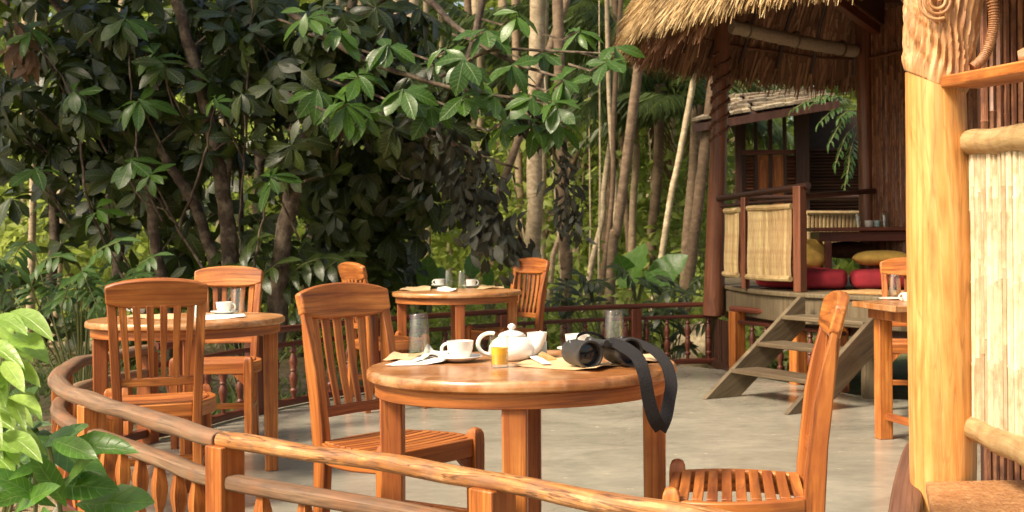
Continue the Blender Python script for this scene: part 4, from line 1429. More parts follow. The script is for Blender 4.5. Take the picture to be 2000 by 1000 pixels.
for c, sg in ((cL, -1), (cR, 1)):
    q = c - ax * .095 + sd_ * sg * .020 + V3(0, 0, .026)
    mb = MB(bo); ringp = [q + ax * .010 * math.cos(2 * PI * i / 14) + V3(0, 0, 1) * .010 * math.sin(2 * PI * i / 14) for i in range(14)]
    mb.sweep(ringp, .003, .003, tuple(sd_), k=6, closed=True); mb.build('strap_ring', STEEL, bi)
# strap: wide webbing hanging over the table edge
def ribbon(name, pts, W, ref, parent=None, og=(0, 0, 0), th=.003):
    pth = spline(pts, 8)
    n = len(pth); rf = np.array([np.array(tuple(r), float) for r in ref])
    rr = np.stack([np.interp(np.linspace(0, len(rf) - 1, n), np.arange(len(rf)), rf[:, q]) for q in range(3)], axis=1)
    W_ = np.interp(np.linspace(0, len(W) - 1, n), np.arange(len(W)), W)
    mb = MB(og); mb.sweep(pth, W_, th, rr, k=4); return mb.build(name, STRAPM, parent, angle=80)
sp = [P(1178, 664, 3.60), P(1196, 668, 3.50), P(1222, 680, 3.40), P(1246, 700, 3.29), P(1259, 735, 3.255), P(1266, 775, 3.25), P(1277, 815, 3.255), P(1291, 838, 3.27)]
W = [.012, .030, .036, .036, .035, .036, .037, .036]
rf = [(.4, .5, .4), (.75, .1, .55), (.8, .1, .5), (.85, .2, .2), (.9, .3, .1), (.92, .3, .0), (.9, .3, -.1), (.85, .3, -.3)]
ribbon('strap', sp, W, rf, bi, bo)
sp = [P(1290, 839, 3.272), P(1300, 815, 3.30), P(1307, 780, 3.335), P(1311, 750, 3.37), P(1303, 715, 3.43), P(1286, 692, 3.50), P(1262, 676, 3.58), P(1236, 664, 3.66), P(1214, 662, 3.66)]
W = [.036, .036, .035, .035, .034, .030, .024, .016, .010]
rf = [(.8, .4, -.3), (.92, .25, 0), (.94, .3, 0), (.92, .35, 0), (.7, .5, .3), (.5, .6, .5), (.4, .5, .6), (.4, .5, .6), (.4, .4, .6)]
ribbon('strap', sp, W, rf, bi, bo)
sp = [P(1124, 672, 3.52), P(1130, 655, 3.54), P(1150, 650, 3.56), P(1172, 656, 3.58), P(1182, 664, 3.6)]
ribbon('thin_strap', sp, [.008] * 5, [(.3, .3, .8)] * 5, bi, bo)

# ---- setting on the left table
tumbler_inverted((*xy(465, 614), .7615), h=.128, label='upturned glass on the right side of the left table')
p = on(438, 614); saucer((p.x, p.y, .761), 'white saucer under the cup on the left table')
cup_saucer((p.x, p.y, .755), 'white cup on the left table in front of its upturned glass', rz=PI, h=.055)
p = on(270, 612); cup_saucer((p.x, p.y, .7605), 'white cup seen through the back slats of the near left chair', rz=.4, saucer=False, h=.055)
p = on(388, 617); mb = MB(); mb.lathe([(.018, 0), (.024, .001), (.026, .01), (.026, .062), (.023, .074), (.018, .076), (.001, .070)], k=28)
tag(mb.build('tumbler', TEAL, angle=60, loc=(p.x, p.y, .7605)), 'pale teal tumbler on the left table', 'tumbler')
sheet('placemat', [xy(385, 627), xy(480, 620), xy(476, 613), xy(380, 616)], PAPERW, 'white paper mat under the cup on the left table', 'paper', z=.7605, curl=.004)
sheet('placemat', [xy(248, 622), xy(340, 624), xy(345, 616), xy(262, 614)], KRAFT, 'tan paper mat behind the near left chair on the left table', 'paper', z=.7605, curl=.006)
# ---- far table
tumbler_inverted((*xy(876, 561), .761), h=.132, label='left of the two upturned glasses on the far table')
tumbler_inverted((*xy(902, 565), .761), h=.132, label='right of the two upturned glasses on the far table')
p = on(859, 560); saucer((p.x, p.y, .7605), 'white saucer under the left cup on the far table'); cup_saucer((p.x, p.y, .7545), 'white cup left of the glasses on the far table', rz=.1)
p = on(920, 561); saucer((p.x, p.y, .7605), 'white saucer under the right cup on the far table'); cup_saucer((p.x, p.y, .7545), 'white cup right of the glasses on the far table', rz=PI)
sheet('napkin', [xy(853, 569), xy(890, 570), xy(892, 564), xy(855, 562)], PAPERW, 'white napkin at the front of the far table', 'napkin', z=.7605, curl=.012)
sheet('placemat', [xy(930, 566), xy(985, 563), xy(982, 558), xy(940, 559)], KRAFT, 'brown paper mat on the right of the far table', 'paper', z=.7605, curl=.01)
sheet('placemat', [xy(780, 569), xy(840, 568), xy(842, 561), xy(795, 561)], KRAFT, 'brown paper mat on the left of the far table', 'paper', z=.7605, curl=.01)
# ---- small right table
tumbler_inverted((*xy(1746, 583), .770), h=.132, r0=.036, label='upturned glass on the small right table')
p = on(1745, 585); mb = MB(); mb.lathe([(.05, 0), (.06, .001), (.085, .009), (.083, .011), (.05, .004), (.001, .0035)], k=32)
tag(mb.build('plate', CERAM, angle=60, loc=(p.x, p.y, .7605)), 'white plate under the upturned glass on the small right table', 'plate')
p = on(1776, 590); cup_saucer((p.x, p.y, .7605), 'white cup on the small right table beside the big post', rz=0, saucer=False)
# ---- hut table setting
hz = SZ + .49
for px, lab in ((1676, 'upturned glass at the left of the low hut table'), (1728, 'upturned glass at the right of the low hut table')):
    x_ = (px - CX) / FPX * 10.15
    tumbler_inverted((x_, 10.15, hz + .001), h=.125, label=lab)
for px, w_, mt, nm, lab in ((1697, .035, CERAM, 'bowl', 'white bowl on the low hut table'), (1713, .026, TEAL, 'tumbler', 'pale teal tumbler on the low hut table'), (1762, .03, CERAM, 'bowl', 'white bowl at the right end of the low hut table')):
    x_ = (px - CX) / FPX * 10.12
    mb = MB(); mb.lathe([(w_ * .7, 0), (w_ * .9, .004), (w_, .055), (w_ * .9, .055), (w_ * .8, .01), (.001, .008)], k=20)
    tag(mb.build(nm, mt, angle=60, loc=(x_, 10.12, hz + .001)), lab, nm)

# ------------------------------------------------------------------ near right: post, shelf, reed panel, ledge
bp_ = thing('carved_post', 'thick honey coloured varnished post with carved top at the right foreground', 'post', (1.0, 4.2, 0))
po = (1.0, 4.2, 0)
ys = [(1779, 1905, 1130), (1779, 1905, 1000), (1776, 1907, 800), (1773, 1906, 600), (1771, 1902, 430), (1770, 1888, 250), (1769, 1884, 140)]
pts, rad = [], []
for a, b, y_ in ys:
    q = P((a + b) / 2, y_, 4.2); pts.append(Vector((q.x, 4.2, q.z))); rad.append((b - a) / 2 / FPX * 4.2)
pts[0].z = 0.0
pth = spline(pts, 6); r = np.interp(np.linspace(0, 1, len(pth)), np.linspace(0, 1, len(rad)), rad)
mb = MB(po); mb.tube(pth, list(r), 28, jit=.006); mb.build('shaft', POSTW, bp_, angle=70)
# carved head: rippled plumage surface bulging to the right
n, k = 46, 120
v, g, f = [], [], []
z0 = pts[-1].z - .035; z1 = P(1840, -60, 4.2).z
for i in range(n + 1):
    t = i / n; z = z0 + (z1 - z0) * t
    cx_ = pts[-1].x + .038 * t ** .8; rx = rad[-1] + .002 + .030 * t ** .7; ry = rad[-1] + .002
    for j in range(k):
        th = 2 * PI * j / k
        rip = .0070 * math.sin(th * 30 + 1.8 * math.sin(z * 26 + th * 2) + 6 * t) * (1 + .4 * math.sin(z * 60 + th * 9)) * min(1, t * 6)
        lip = .012 * max(0, math.sin(min(1, t * 5) * PI)) if t < .2 else 0
        zz = z + (.045 * math.cos(th - 2.6) if i == 0 else .045 * math.cos(th - 2.6) * (1 - t))
        v.append((cx_ + (rx + rip + lip * .4) * math.cos(th), 4.2 + (ry + rip + lip * .4) * math.sin(th), zz)); g.append((math.cos(th) * rx, math.sin(th) * ry, z))
for i in range(n):
    for j in range(k):
        j2 = (j + 1) % k; f.append((i * k + j, i * k + j2, (i + 1) * k + j2, (i + 1) * k + j))
f.append(tuple(range(k - 1, -1, -1))); f.append(tuple(n * k + j for j in range(k)))
mb = MB(po); mb.add(v, f, g); mb.build('carved_head', CARVW, bp_, angle=80)
# spiral eye on the front and long carved curl at the right
sc = P(1832, 0, 4.06)
pp = []
for i in range(60):
    a = i * .30; rr = .012 + .0020 * i * .42
    pp.append((sc.x + rr * math.cos(a), 4.085 - .006 + .0, sc.z + rr * math.sin(a)))
mb = MB(po); mb.tube(pp, .006, 8); mb.build('carved_spiral', CARVW, bp_, angle=80)
cu = spline([P(1932, -30, 4.12), P(1941, 30, 4.12), P(1936, 75, 4.12), P(1921, 112, 4.12), P(1900, 132, 4.12)], 10)
mb = MB(po); mb.tube(cu, list(np.interp(np.linspace(0, 1, len(cu)), [0, .6, 1], [.012, .016, .006])), 10); mb.build('carved_curl', CARVW, bp_, angle=80)
for i in range(34):
    c = cu[int(i * (len(cu) - 1) / 33)]
mb = MB(po)
for i in range(0, len(cu) - 1):
    c = (cu[i] + cu[i + 1]) / 2; mb.lathe([(.004, -.003), (.0185, -.002), (.0185, .002), (.004, .003)], c, k=10, axis=cu[i + 1] - cu[i])
mb.build('curl_ridges', CARVW, bp_, angle=60)

near_hut = thing('reed_screen', 'waist high screen of pale reeds between two round poles at the right edge', 'screen', (1.13, 4.15, 0))
no = (1.13, 4.15, 0)
def pole(name, a, b, r0, r1, mat, root, og):
    mb = MB(og); pth = [a.lerp(b, i / 10) + Vector((0, 0, .003 * math.sin(i * 1.3))) for i in range(11)]
    mb.tube(pth, [r0 + (r1 - r0) * i / 10 + .0015 * math.sin(i * 2) for i in range(11)], 16, jit=.01)
    return mb.build(name, mat, root, bevel=.008, angle=60)
A_, B_ = P(1888, 280, 4.16), P(2075, 262, 3.45)
pole('top_pole', A_, B_, .042, .044, PALECANE, near_hut, no)
C_, D_ = P(1893, 833, 4.16), P(2075, 915, 3.45)
pole('bottom_pole', C_, D_, .040, .046, PALECANE, near_hut, no)
mb = MB(no); mid = (A_ + B_ + C_ + D_) / 4; dd = (B_ - A_); dd.z = 0
mb.box((mid.x + .025, mid.y, (A_.z + C_.z) / 2), (dd.length * .98, .008, A_.z - C_.z), rz=math.atan2(dd.y, dd.x)); mb.build('backing', DARKW, near_hut)
nR = 27
rm = [cane_mesh(1.0, .0118, REED, 70 + i) for i in range(6)]
for i in range(nR):
    t = (i + .35) / nR
    a = A_.lerp(B_, t); c = C_.lerp(D_, t)
    o = link_mesh('reed', rm[i % 6], near_hut, (a.x - no[0] + random.uniform(-.003, .003), a.y - no[1], c.z + .01), (random.uniform(-.006, .006), 0, random.uniform(0, 6)))
    o.scale = (random.uniform(.85, 1.2), random.uniform(.85, 1.2), (a.z - c.z - .02))
# shelf board above
mb = MB((1.1, 4.2, 1.6)); s0, s1 = P(1868, 162, 4.18), P(2070, 128, 3.35)
mb.sweep([s0, s1], .038, .16, (0, 0, 1)); tag(mb.build('shelf_board', TEAK, bevel=.006, loc=(1.1, 4.2, 1.6)), 'orange wooden shelf board jutting from the carved post', 'shelf')
q = s0.lerp(s1, .72) + Vector((.045, .05, .052)); mb = MB(); mb.lathe([(.001, -.05), (.022, -.05), (.03, -.03), (.032, .02), (.026, .045), (.001, .05)], k=20, axis=(.9, -.3, .1))
tag(mb.build('log_end', CARVW, angle=60, loc=tuple(q)), 'rounded reddish wooden log end resting on the shelf board', 'ornament')
# ledge at the foot
lg = thing('wooden_ledge', 'pale worn timber ledge at the foot of the big post, bottom right corner', 'ledge', (1.0, 3.8, 0))
lo = (1.0, 3.8, 0)
e0 = PZ(1808, 940, .31); e1 = PZ(1822, 1010, .31); e2 = PZ(2160, 985, .31); e3 = PZ(2060, 935, .31)
mb = MB(lo); mb.prism([(e0.x, e0.y), (e1.x, e1.y), (e2.x, e2.y), (e3.x, e3.y)], .265, .31); mb.build('top_board', CARVW, lg, bevel=.008)
mb = MB(lo); mb.prism([(e0.x + .02, e0.y - .02), (e1.x + .02, e1.y + .01), (e2.x, e2.y + .01), (e3.x, e3.y - .02)], 0, .2635); mb.build('base', GREYW, lg, bevel=.006)
# curved dark plank leaning left of the post foot
pc = [P(1778, 850, 4.6), P(1762, 878, 4.45), P(1746, 930, 4.25), P(1735, 985, 4.05), P(1725, 1060, 3.85)]
mb = MB((.95, 4.3, 0)); mb.sweep(spline([q + Vector((.06, .02, -.03)) for q in pc], 6), .11, .07, (1, .5, .25), k=12, sq=.5)
tag(mb.build('curved_timber', wood('brown_timber', (.09, .04, .025), (.15, .07, .04), (.22, .11, .07), rough=.45, gz=2), loc=(.95, 4.3, 0), bevel=.004), 'curved dark brown timber running down beside the foot of the big post', 'timber')
# dark cane wall of the shelter behind the shelf
cw = thing('cane_wall', 'dark brown cane wall in the shade behind the carved post and shelf', 'wall', (1.5, 5.6, 0))
cwo = (1.5, 5.6, 0)
c0, c1 = Vector((1.49, 5.35, 0)), Vector((3.3, 5.75, 0)); tc_ = (c1 - c0).normalized()
mb = MB(cwo); mb.box(((c0.x + c1.x) / 2, (c0.y + c1.y) / 2 + .03, 1.25), ((c1 - c0).length, .03, 2.5), rz=math.atan2(tc_.y, tc_.x)); mb.build('backing', DARKW, cw)
cmm = [cane_mesh(2.5, .017, BROWNCANE, 90 + i) for i in range(5)]
for i in range(int((c1 - c0).length / .034)):
    c = c0 + tc_ * .034 * (i + .5)
    link_mesh('cane', cmm[i % 5], cw, (c.x - cwo[0], c.y - cwo[1], 0), (0, 0, random.uniform(0, 6)))
nr_ = thing('unseen_shade_roof', 'unseen low thatched roof added over the near right shelter to shade its wall', 'roof', (2.6, 4.6, 2.4))  # roof added out of frame so the cane wall falls in shade
mb = MB((2.6, 4.6, 2.4)); v = [(1.3, 3.2, 2.35), (4.2, 3.2, 2.35), (4.2, 6.2, 2.35), (1.3, 6.2, 2.35), (2.6, 4.7, 3.4), (1.34, 3.24, 2.27), (4.16, 3.24, 2.27), (4.16, 6.16, 2.27), (1.34, 6.16, 2.27)]
mb.add(v, [(0, 1, 4), (1, 2, 4), (2, 3, 4), (3, 0, 4), (8, 7, 6, 5), (0, 5, 6, 1), (1, 6, 7, 2), (2, 7, 8, 3), (3, 8, 5, 0)]); mb.build('thatch_cover', STRAWD, nr_)

# ------------------------------------------------------------------ small shuttered hut farther back
h2 = thing('shuttered_hut', 'small wooden hut with louvred shutters and a shingle roof behind the dining hut', 'hut', (2.3, 14.5, 0))
h2o = (2.3, 14.5, 0)
def Q(px, py, Y=14.5): return P(px, py, Y)
def hbox(name, px0, px1, py0, py1, Y, depth, mat, parent=h2, bevel=.0):
    a, b = Q(px0, py1, Y), Q(px1, py0, Y)
    mb = MB(h2o); mb.box(((a.x + b.x) / 2, Y + depth / 2, (a.z + b.z) / 2), (b.x - a.x, depth, b.z - a.z)); return mb.build(name, mat, parent, bevel=bevel)
YF = 14.5
for a, b in ((1446, 1456), (1474, 1479), (1502, 1508), (1531, 1536)):
    hbox('mullion', a, b, 222, 410, YF, .09, DARKW)
hbox('lintel', 1446, 1560, 208, 226, YF - .01, .12, DARKW)
hbox('sill', 1446, 1560, 292, 302, YF - .02, .12, REDW)
hbox('bottom_beam', 1446, 1560, 400, 412, YF - .02, .12, REDW)
for a, b in ((1457, 1473), (1480, 1501), (1509, 1530), (1537, 1556)):
    hbox('window_pane', a, b, 227, 291, YF + .05, .01, PANE)
for a, b in ((1480, 1501), (1509, 1530)):
    d_ = hbox('shutter_panel', a, b, 303, 399, YF + .01, .04, TEAK); hbox('panel_field', a + 4, b - 4, 312, 390, YF - .008, .02, TEAK, d_)
for a, b in ((1457, 1473), (1537, 1556)):
    fr = hbox('louvre_shutter', a, b, 303, 399, YF + .03, .02, DARKW)
    for i in range(14):
        y_ = 306 + i * 6.6
        p0, p1 = Q(a + 1, y_ + 4, YF), Q(b - 1, y_, YF)
        mb = MB(h2o); mb.box(((p0.x + p1.x) / 2, YF + .02, (p0.z + p1.z) / 2), (p1.x - p0.x, .05, .012), rx=.6); mb.build('louvre', HUTW, fr)
hbox('corner_post', 1556, 1580, 205, 470, YF - .05, .18, DARKW)
hbox('corner_post', 1438, 1448, 205, 470, YF - .03, .12, DARKW)
# side wall with long louvres going back to the right
sw = hbox('louvred_wall', 1580, 1700, 215, 470, YF + .25, .06, DARKIN)
for i in range(24):
    y_ = 290 + i * 6.2
    p0, p1 = Q(1582, y_ + 3, YF + .2), Q(1698, y_, YF + .2)
    mb = MB(h2o); mb.box(((p0.x + p1.x) / 2, YF + .2, (p0.z + p1.z) / 2), (p1.x - p0.x, .05, .014), rx=.6); mb.build('louvre', DARKW, sw)
hbox('lower_wall', 1440, 1560, 412, 520, YF + .05, .06, HUTW)
# shingle roof: two slopes
rl, rt1, rt2 = Q(1352, 243, 13.9), Q(1437, 188, 15.2), Q(1600, 176, 15.6)
rf0, rf1 = Q(1352, 243, 13.9), Q(1475, 213, 13.8)
rr1 = Q(1640, 196, 13.9)
mb = MB(h2o)
base = [rl, Q(1476, 222, 13.8), rr1, rt2, rt1]
v = [tuple(q) for q in base] + [tuple(q - Vector((0, 0, .09))) for q in base]
mb.add(v, [(0, 1, 4), (1, 2, 3, 4), (6, 5, 9), (8, 7, 6, 9), (0, 5, 6, 1), (1, 6, 7, 2), (2, 7, 8, 3), (3, 8, 9, 4), (4, 9, 5, 0)])
roof2 = mb.build('roof', DARKW, h2)
def shingles(a, b, c, d, rows, cols):
    """a-b eave, d-c ridge"""
    for j in range(rows):
        t0 = j / rows; t1 = (j + 1.25) / rows
        for i in range(cols):
            u0 = (i + .04 + (.5 if j % 2 else 0)) / (cols + .5); u1 = min(1, (i + .96 + (.5 if j % 2 else 0)) / (cols + .5))
            q = [a.lerp(b, u0).lerp(d.lerp(c, u0), t0), a.lerp(b, u1).lerp(d.lerp(c, u1), t0), a.lerp(b, u1).lerp(d.lerp(c, u1), min(1.02, t1)), a.lerp(b, u0).lerp(d.lerp(c, u0), min(1.02, t1))]
            nn = (q[1] - q[0]).cross(q[3] - q[0])
            if nn.length < 1e-5: continue
            nn.normalize()
            if nn.z < 0: nn = -nn
            lift = [.055, .055, .02, .02]; jz = random.uniform(0, .02)
            top = [p_ + nn * (l + jz) for p_, l in zip(q, lift)]; bot = [p_ + nn * (l - .02) for p_, l in zip(q, lift)]
            mb = MB(h2o); vv = np.array([tuple(p_) for p_ in top + bot])
            mb.add(vv, [(0, 1, 2, 3), (7, 6, 5, 4), (0, 4, 5, 1), (1, 5, 6, 2), (2, 6, 7, 3), (3, 7, 4, 0)], np.stack([vv[:, 0], vv[:, 2], vv[:, 1]], 1))
            mb.build('shingle', SHINGLE, roof2, smooth=False)
shingles(rl, Q(1476, 222, 13.8), rt1 + (rt1 - rl) * 0.001, rt1, 5, 7)
shingles(Q(1476, 222, 13.8), rr1, rt2, rt1, 5, 8)

# ------------------------------------------------------------------ trees and plants
def tree_limb(root, og, name, pts, rad, mat=BARK, k=12, jit=.06):
    pth = spline(pts, 8)
    pth = [p + np.array((random.uniform(-.01, .01), random.uniform(-.01, .01), 0)) for p in pth]
    r = np.interp(np.linspace(0, 1, len(pth)), np.linspace(0, 1, len(rad)), rad)
    mb = MB(og); mb.tube(pth, list(r), k, jit=jit); return mb.build(name, mat, root, angle=80)


def fill(L, blobs, axis_up=.5, k=(6, 9), size=(.20, .29), rnd=None, twigs=None):
    for (c, r, n) in blobs:
        for _ in range(n):
            q = np.array([random.gauss(0, 1) for _ in range(3)]); q /= np.linalg.norm(q)
            rad = random.random() ** (1 / 2.6)
            p = np.array(c) + q * np.array(r) * rad
            out = q * np.array((1, 1, .6)) + np.array((0, -.25, axis_up)) + np.array([random.uniform(-.4, .4) for _ in range(3)])
            L.rosette(p, out, random.uniform(*size), random.randint(*k), spread=random.uniform(.5, 1.5), rnd=rnd)
            if twigs is not None and random.random() < .5:
                o = nrm(out); l = random.uniform(.2, .5)
                twigs.append((p, p - o * l * .5 + np.array((0, 0, -.02)), p - o * l + np.array((random.uniform(-.1, .1), 0, -.08))))


def twig_mesh(root, og, twigs, mat=BARK, r=.006):
    mb = MB(og)
    for t in twigs:
        mb.tube([Vector(q) for q in t], list(np.linspace(r * .6, r * 1.2, len(t))), 4)
    o = mb.build('twigs', mat, root); o['kind'] = 'stuff'


# --- big glossy leaved tree, left half of the picture
b0 = Vector((-3.35, 10.6, GZ))
tA = thing('glossy_tree', 'large dark glossy leaved tree whose trunks lean behind the left table', 'tree', tuple(b0))
og = tuple(b0)
def W(px, py, Y): return P(px, py, Y)
tree_limb(tA, og, 'trunk', [W(458, 640, 10.0), W(442, 420, 9.9), W(420, 290, 9.8), W(388, 150, 9.75), W(345, 0, 9.7), W(300, -200, 9.7)], [.08, .062, .056, .048, .044, .04])
tree_limb(tA, og, 'trunk', [W(440, 600, 10.1), W(390, 420, 10.1), W(330, 320, 10.1), W(270, 230, 10.1), W(200, 100, 10.1), W(120, 20, 10.1), W(50, -60, 10.1)], [.055, .045, .04, .036, .034, .03, .026])
tree_limb(tA, og, 'limb', [W(330, 620, 10.2), W(300, 450, 10.2), W(290, 330, 10.2), W(300, 200, 10.2)], [.05, .045, .04, .03])
tree_limb(tA, og, 'limb', [W(478, 600, 10.9), W(470, 300, 10.9), W(500, 100, 11), W(520, -60, 11)], [.022, .018, .016, .014])
tree_limb(tA, og, 'limb', [W(445, 480, 10.3), W(452, 200, 10.3), W(458, 60, 10.3), W(450, -60, 10.3)], [.02, .02, .02, .02])
LA = Leaves(); tw = []
fill(LA, [((-4.5, 10.55, 2.45), (1.3, .9, 1.0), 150), ((-3.9, 9.75, 2.3), (1.1, .35, .8), 36), ((-4.9, 10.2, 3.9), (1.6, 1.6, .8), 60), ((-3.4, 10.6, 2.9), (.9, .8, .6), 66), ((-4.4, 10.9, 1.75), (1.1, .6, .55), 50),
          ((-3.6, 9.4, 4.4), (1.6, 1.2, .7), 60), ((-5.5, 8.6, 4.9), (2.0, 2.0, .9), 120)], twigs=tw, size=(.18, .28))
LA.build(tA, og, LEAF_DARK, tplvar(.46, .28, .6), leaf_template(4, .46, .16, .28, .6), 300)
twig_mesh(tA, og, tw)

b1 = Vector((-2.9, 9.9, GZ))
tB = thing('glossy_tree', 'dark tree with leaning trunk behind the front chair and lit leaves reaching toward the thatch', 'tree', tuple(b1))
og = tuple(b1)
tree_limb(tB, og, 'trunk', [W(536, 680, 9.6), W(552, 480, 9.6), W(590, 300, 9.6), W(640, 180, 9.7), W(680, 60, 9.9), W(700, -120, 9.9)], [.085, .066, .06, .048, .04, .03])
tree_limb(tB, og, 'limb', [W(690, 40, 9.9), W(800, -20, 9.7), W(900, 60, 9.2), W(1000, 120, 8.9), W(1090, 150, 8.7)], [.04, .03, .022, .015, .008])
tree_limb(tB, og, 'limb', [W(600, 300, 9.8), W(700, 250, 9.6), W(820, 260, 9.4), W(930, 300, 9.2), W(1010, 330, 9.2)], [.035, .025, .02, .012, .008])
LB = Leaves(); tw = []
fill(LB, [((-2.4, 10.1, 2.7), (.95, .8, .6), 105), ((-2.6, 9.55, 2.2), (.9, .3, .7), 34), ((-2.25, 10.6, 1.65), (.85, .5, .55), 92), ((-1.75, 9.8, 2.2), (.6, .6, .5), 52), ((-2.7, 10.8, 1.1), (1.0, .4, .5), 44),
          ((-1.8, 9.2, 4.2), (1.2, .8, .5), 28)], twigs=tw, size=(.18, .27))
LB.build(tB, og, LEAF_DARK, tplvar(.46, .28, .6), leaf_template(4, .46, .16, .28, .6), 300)
twig_mesh(tB, og, tw)

# lit outer branch (front of the crown)
b2 = W(1000, 200, 8.9)
tC = thing('leafy_branch', 'long sunlit leafy branch reaching right from the dark tree toward the thatch', 'branch', tuple(b2))
og = tuple(b2)
LC = Leaves(); tw = []
for (px, py, Y, s_) in [(700, 150, 8.8, .25), (790, 180, 8.6, .25), (870, 100, 8.7, .24), (905, 120, 8.5, .24), (950, 60, 8.8, .24), (1000, 130, 8.7, .22), (1040, 190, 8.6, .24), (1085, 205, 8.5, .25), (1100, 160, 8.6, .24), (1185, 120, 8.6, .22), (1200, 95, 8.8, .22),
                       (905, 190, 8.6, .23), (840, 210, 8.7, .25), (760, 90, 8.9, .24), (660, 60, 9.0, .25), (620, 180, 9.0, .25), (965, 190, 8.7, .24), (1010, 30, 8.8, .24), (1130, 60, 8.9, .2), (1060, 100, 8.9, .2), (600, 30, 8.9, .24), (720, 230, 8.8, .24), (675, 205, 8.7, .25), (1040, 240, 8.9, .24), (980, 240, 9.0, .22), (1090, 240, 8.9, .22)]:
    c = np.array(W(px, py, Y)); LC.rosette(c, (random.uniform(-.4, .4), -.55, .75), s_, random.randint(6, 9), spread=.9, rnd=random.uniform(.3, .9))
    tw.append((c, c + np.array((-.12, .1, -.05)), c + np.array((-.28, .25, .02))))
tree_limb(tC, og, 'limb', [W(560, 20, 9.6), W(700, 110, 9.2), W(840, 160, 8.9), W(960, 185, 8.75), W(1080, 200, 8.6)], [.028, .022, .016, .012, .006])
tree_limb(tC, og, 'limb', [W(860, 150, 8.9), W(960, 100, 8.9), W(1080, 100, 8.9), W(1200, 105, 8.7)], [.016, .012, .010, .005])
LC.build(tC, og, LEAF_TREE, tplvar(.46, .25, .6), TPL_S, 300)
twig_mesh(tC, og, tw)
# bright rosettes low on the left tree, sunlight put into the leaf colour
tD = thing('lit_rosettes', 'bright leaf rosettes low on the dark tree, sunlight put into their leaf colour', 'sapling', (-3.6, 9.4, GZ))
og = (-3.6, 9.4, GZ)
LD = Leaves(); tw = []
for (px, py, Y, s_) in [(255, 315, 9.3, .24), (295, 345, 9.2, .22), (145, 180, 9.4, .26), (270, 195, 9.4, .27), (530, 350, 9.1, .24), (420, 195, 9.3, .16), (245, 40, 9.5, .24), (300, 110, 9.5, .22), (60, 60, 9.5, .24), (70, 330, 9.5, .26), (190, 410, 9.5, .22)]:
    c = np.array(W(px, py, Y)); LD.rosette(c, (random.uniform(-.3, .3), -.6, .7), s_, random.randint(6, 8), spread=.8, rnd=random.uniform(.35, .95))
    tw.append((c, c + np.array((.05, .15, -.2)), c + np.array((.12, .3, -.45))))
for pts in ([W(440, 600, 9.6), W(350, 450, 9.6), W(280, 340, 9.4), W(262, 230, 9.5), W(250, 60, 9.6)], [W(480, 620, 9.5), W(505, 470, 9.3), W(530, 360, 9.2)], [W(300, 640, 9.7), W(180, 420, 9.6), W(145, 200, 9.5), W(70, 80, 9.6)], [W(350, 450, 9.6), W(400, 300, 9.5), W(420, 200, 9.4)]):
    tree_limb(tD, og, 'stem', pts, [.014, .010, .008, .006], k=6)
LD.build(tD, og, LEAF_TREE, tplvar(.42, .25, .6), TPL_S, 200)
twig_mesh(tD, og, tw)

# dark dense vegetation behind the trees
tE = thing('evergreen_thicket', 'deep shaded evergreen thicket filling the gaps behind the dark tree', 'thicket', (-5, 14, GZ))
LE = Leaves()
fill(LE, [((-7.0, 14.5, 1.6), (2.4, 1.4, 2.2), 95), ((-4.6, 14.6, 1.7), (2.0, 1.0, 2.0), 90), ((-3.3, 13.2, 1.2), (1.1, .6, 1.2), 46), ((-6.2, 13.5, 4.4), (3.5, 1.8, 1.4), 120), ((-2.9, 13.5, 2.9), (1.2, .8, .8), 40), ((-7.5, 10.5, 4.6), (2.4, 1.6, 1.2), 90)], size=(.24, .38), k=(6, 8))
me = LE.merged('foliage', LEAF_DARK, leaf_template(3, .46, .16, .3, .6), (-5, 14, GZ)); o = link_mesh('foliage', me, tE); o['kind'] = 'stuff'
for i in range(9):
    x_ = -8.5 + i * .75
    tree_limb(tE, (-5, 14, GZ), 'stem', [Vector((x_, 14.3, GZ)), Vector((x_ + random.uniform(-.3, .3), 14.4, 1.5)), Vector((x_ + random.uniform(-.6, .6), 14.6, 3.5)), Vector((x_ + random.uniform(-.9, .9), 14.8, 5.5))], [.07, .06, .05, .03], k=8)

# thin vines
vn = thing('hanging_vines', 'thin bare brown vines looping down in front of the left trunks', 'vines', (-3.4, 10, 2))
for pts in ([(495, -20), (485, 150), (478, 300), (468, 430), (470, 500)], [(458, 200), (470, 280), (520, 310), (560, 330)], [(520, 210), (560, 190), (640, 190), (700, 200)], [(250, 330), (262, 370), (290, 400), (330, 410)], [(760, 250), (762, 300), (780, 340), (800, 350)], [(210, 380), (212, 410), (214, 450), (220, 480)]):
    tree_limb(vn, (-3.4, 10, 2), 'vine', [W(a, b, 9.7) for a, b in pts], [.010, .009, .008, .006], k=6, jit=.1)

# dead drooping fronds: dark spiky hanging leaves
def spiky(name_label, pts, n, size, mat, droop=(0, 0, -1), wid=.3):
    t = thing('dry_branch', name_label, 'branch', tuple(pts[0]))
    og = tuple(pts[0]); pth = spline(pts, 10)
    tree_limb(t, og, 'stem', pts, [.014, .01, .006], k=6)
    L_ = Leaves()
    for i in range(n):
        f_ = random.random() ** .9 * (len(pth) - 1); a = int(f_); p = pth[a] * (1 - f_ + a) + pth[min(a + 1, len(pth) - 1)] * (f_ - a)
        d = np.array((random.uniform(-.7, .7), random.uniform(-.6, .4), random.uniform(-1.2, -.2)))
        L_.add(p + np.array([random.gauss(0, .045 if n < 200 else .10) for _ in range(3)]), d, (random.uniform(-.6, .6), -1, random.uniform(-.2, .6)), size * random.uniform(.6, 1.2))
    L_.build(t, og, mat, tplvar(wid, .35, .5), TPL_S, min(n, 120))
    return t
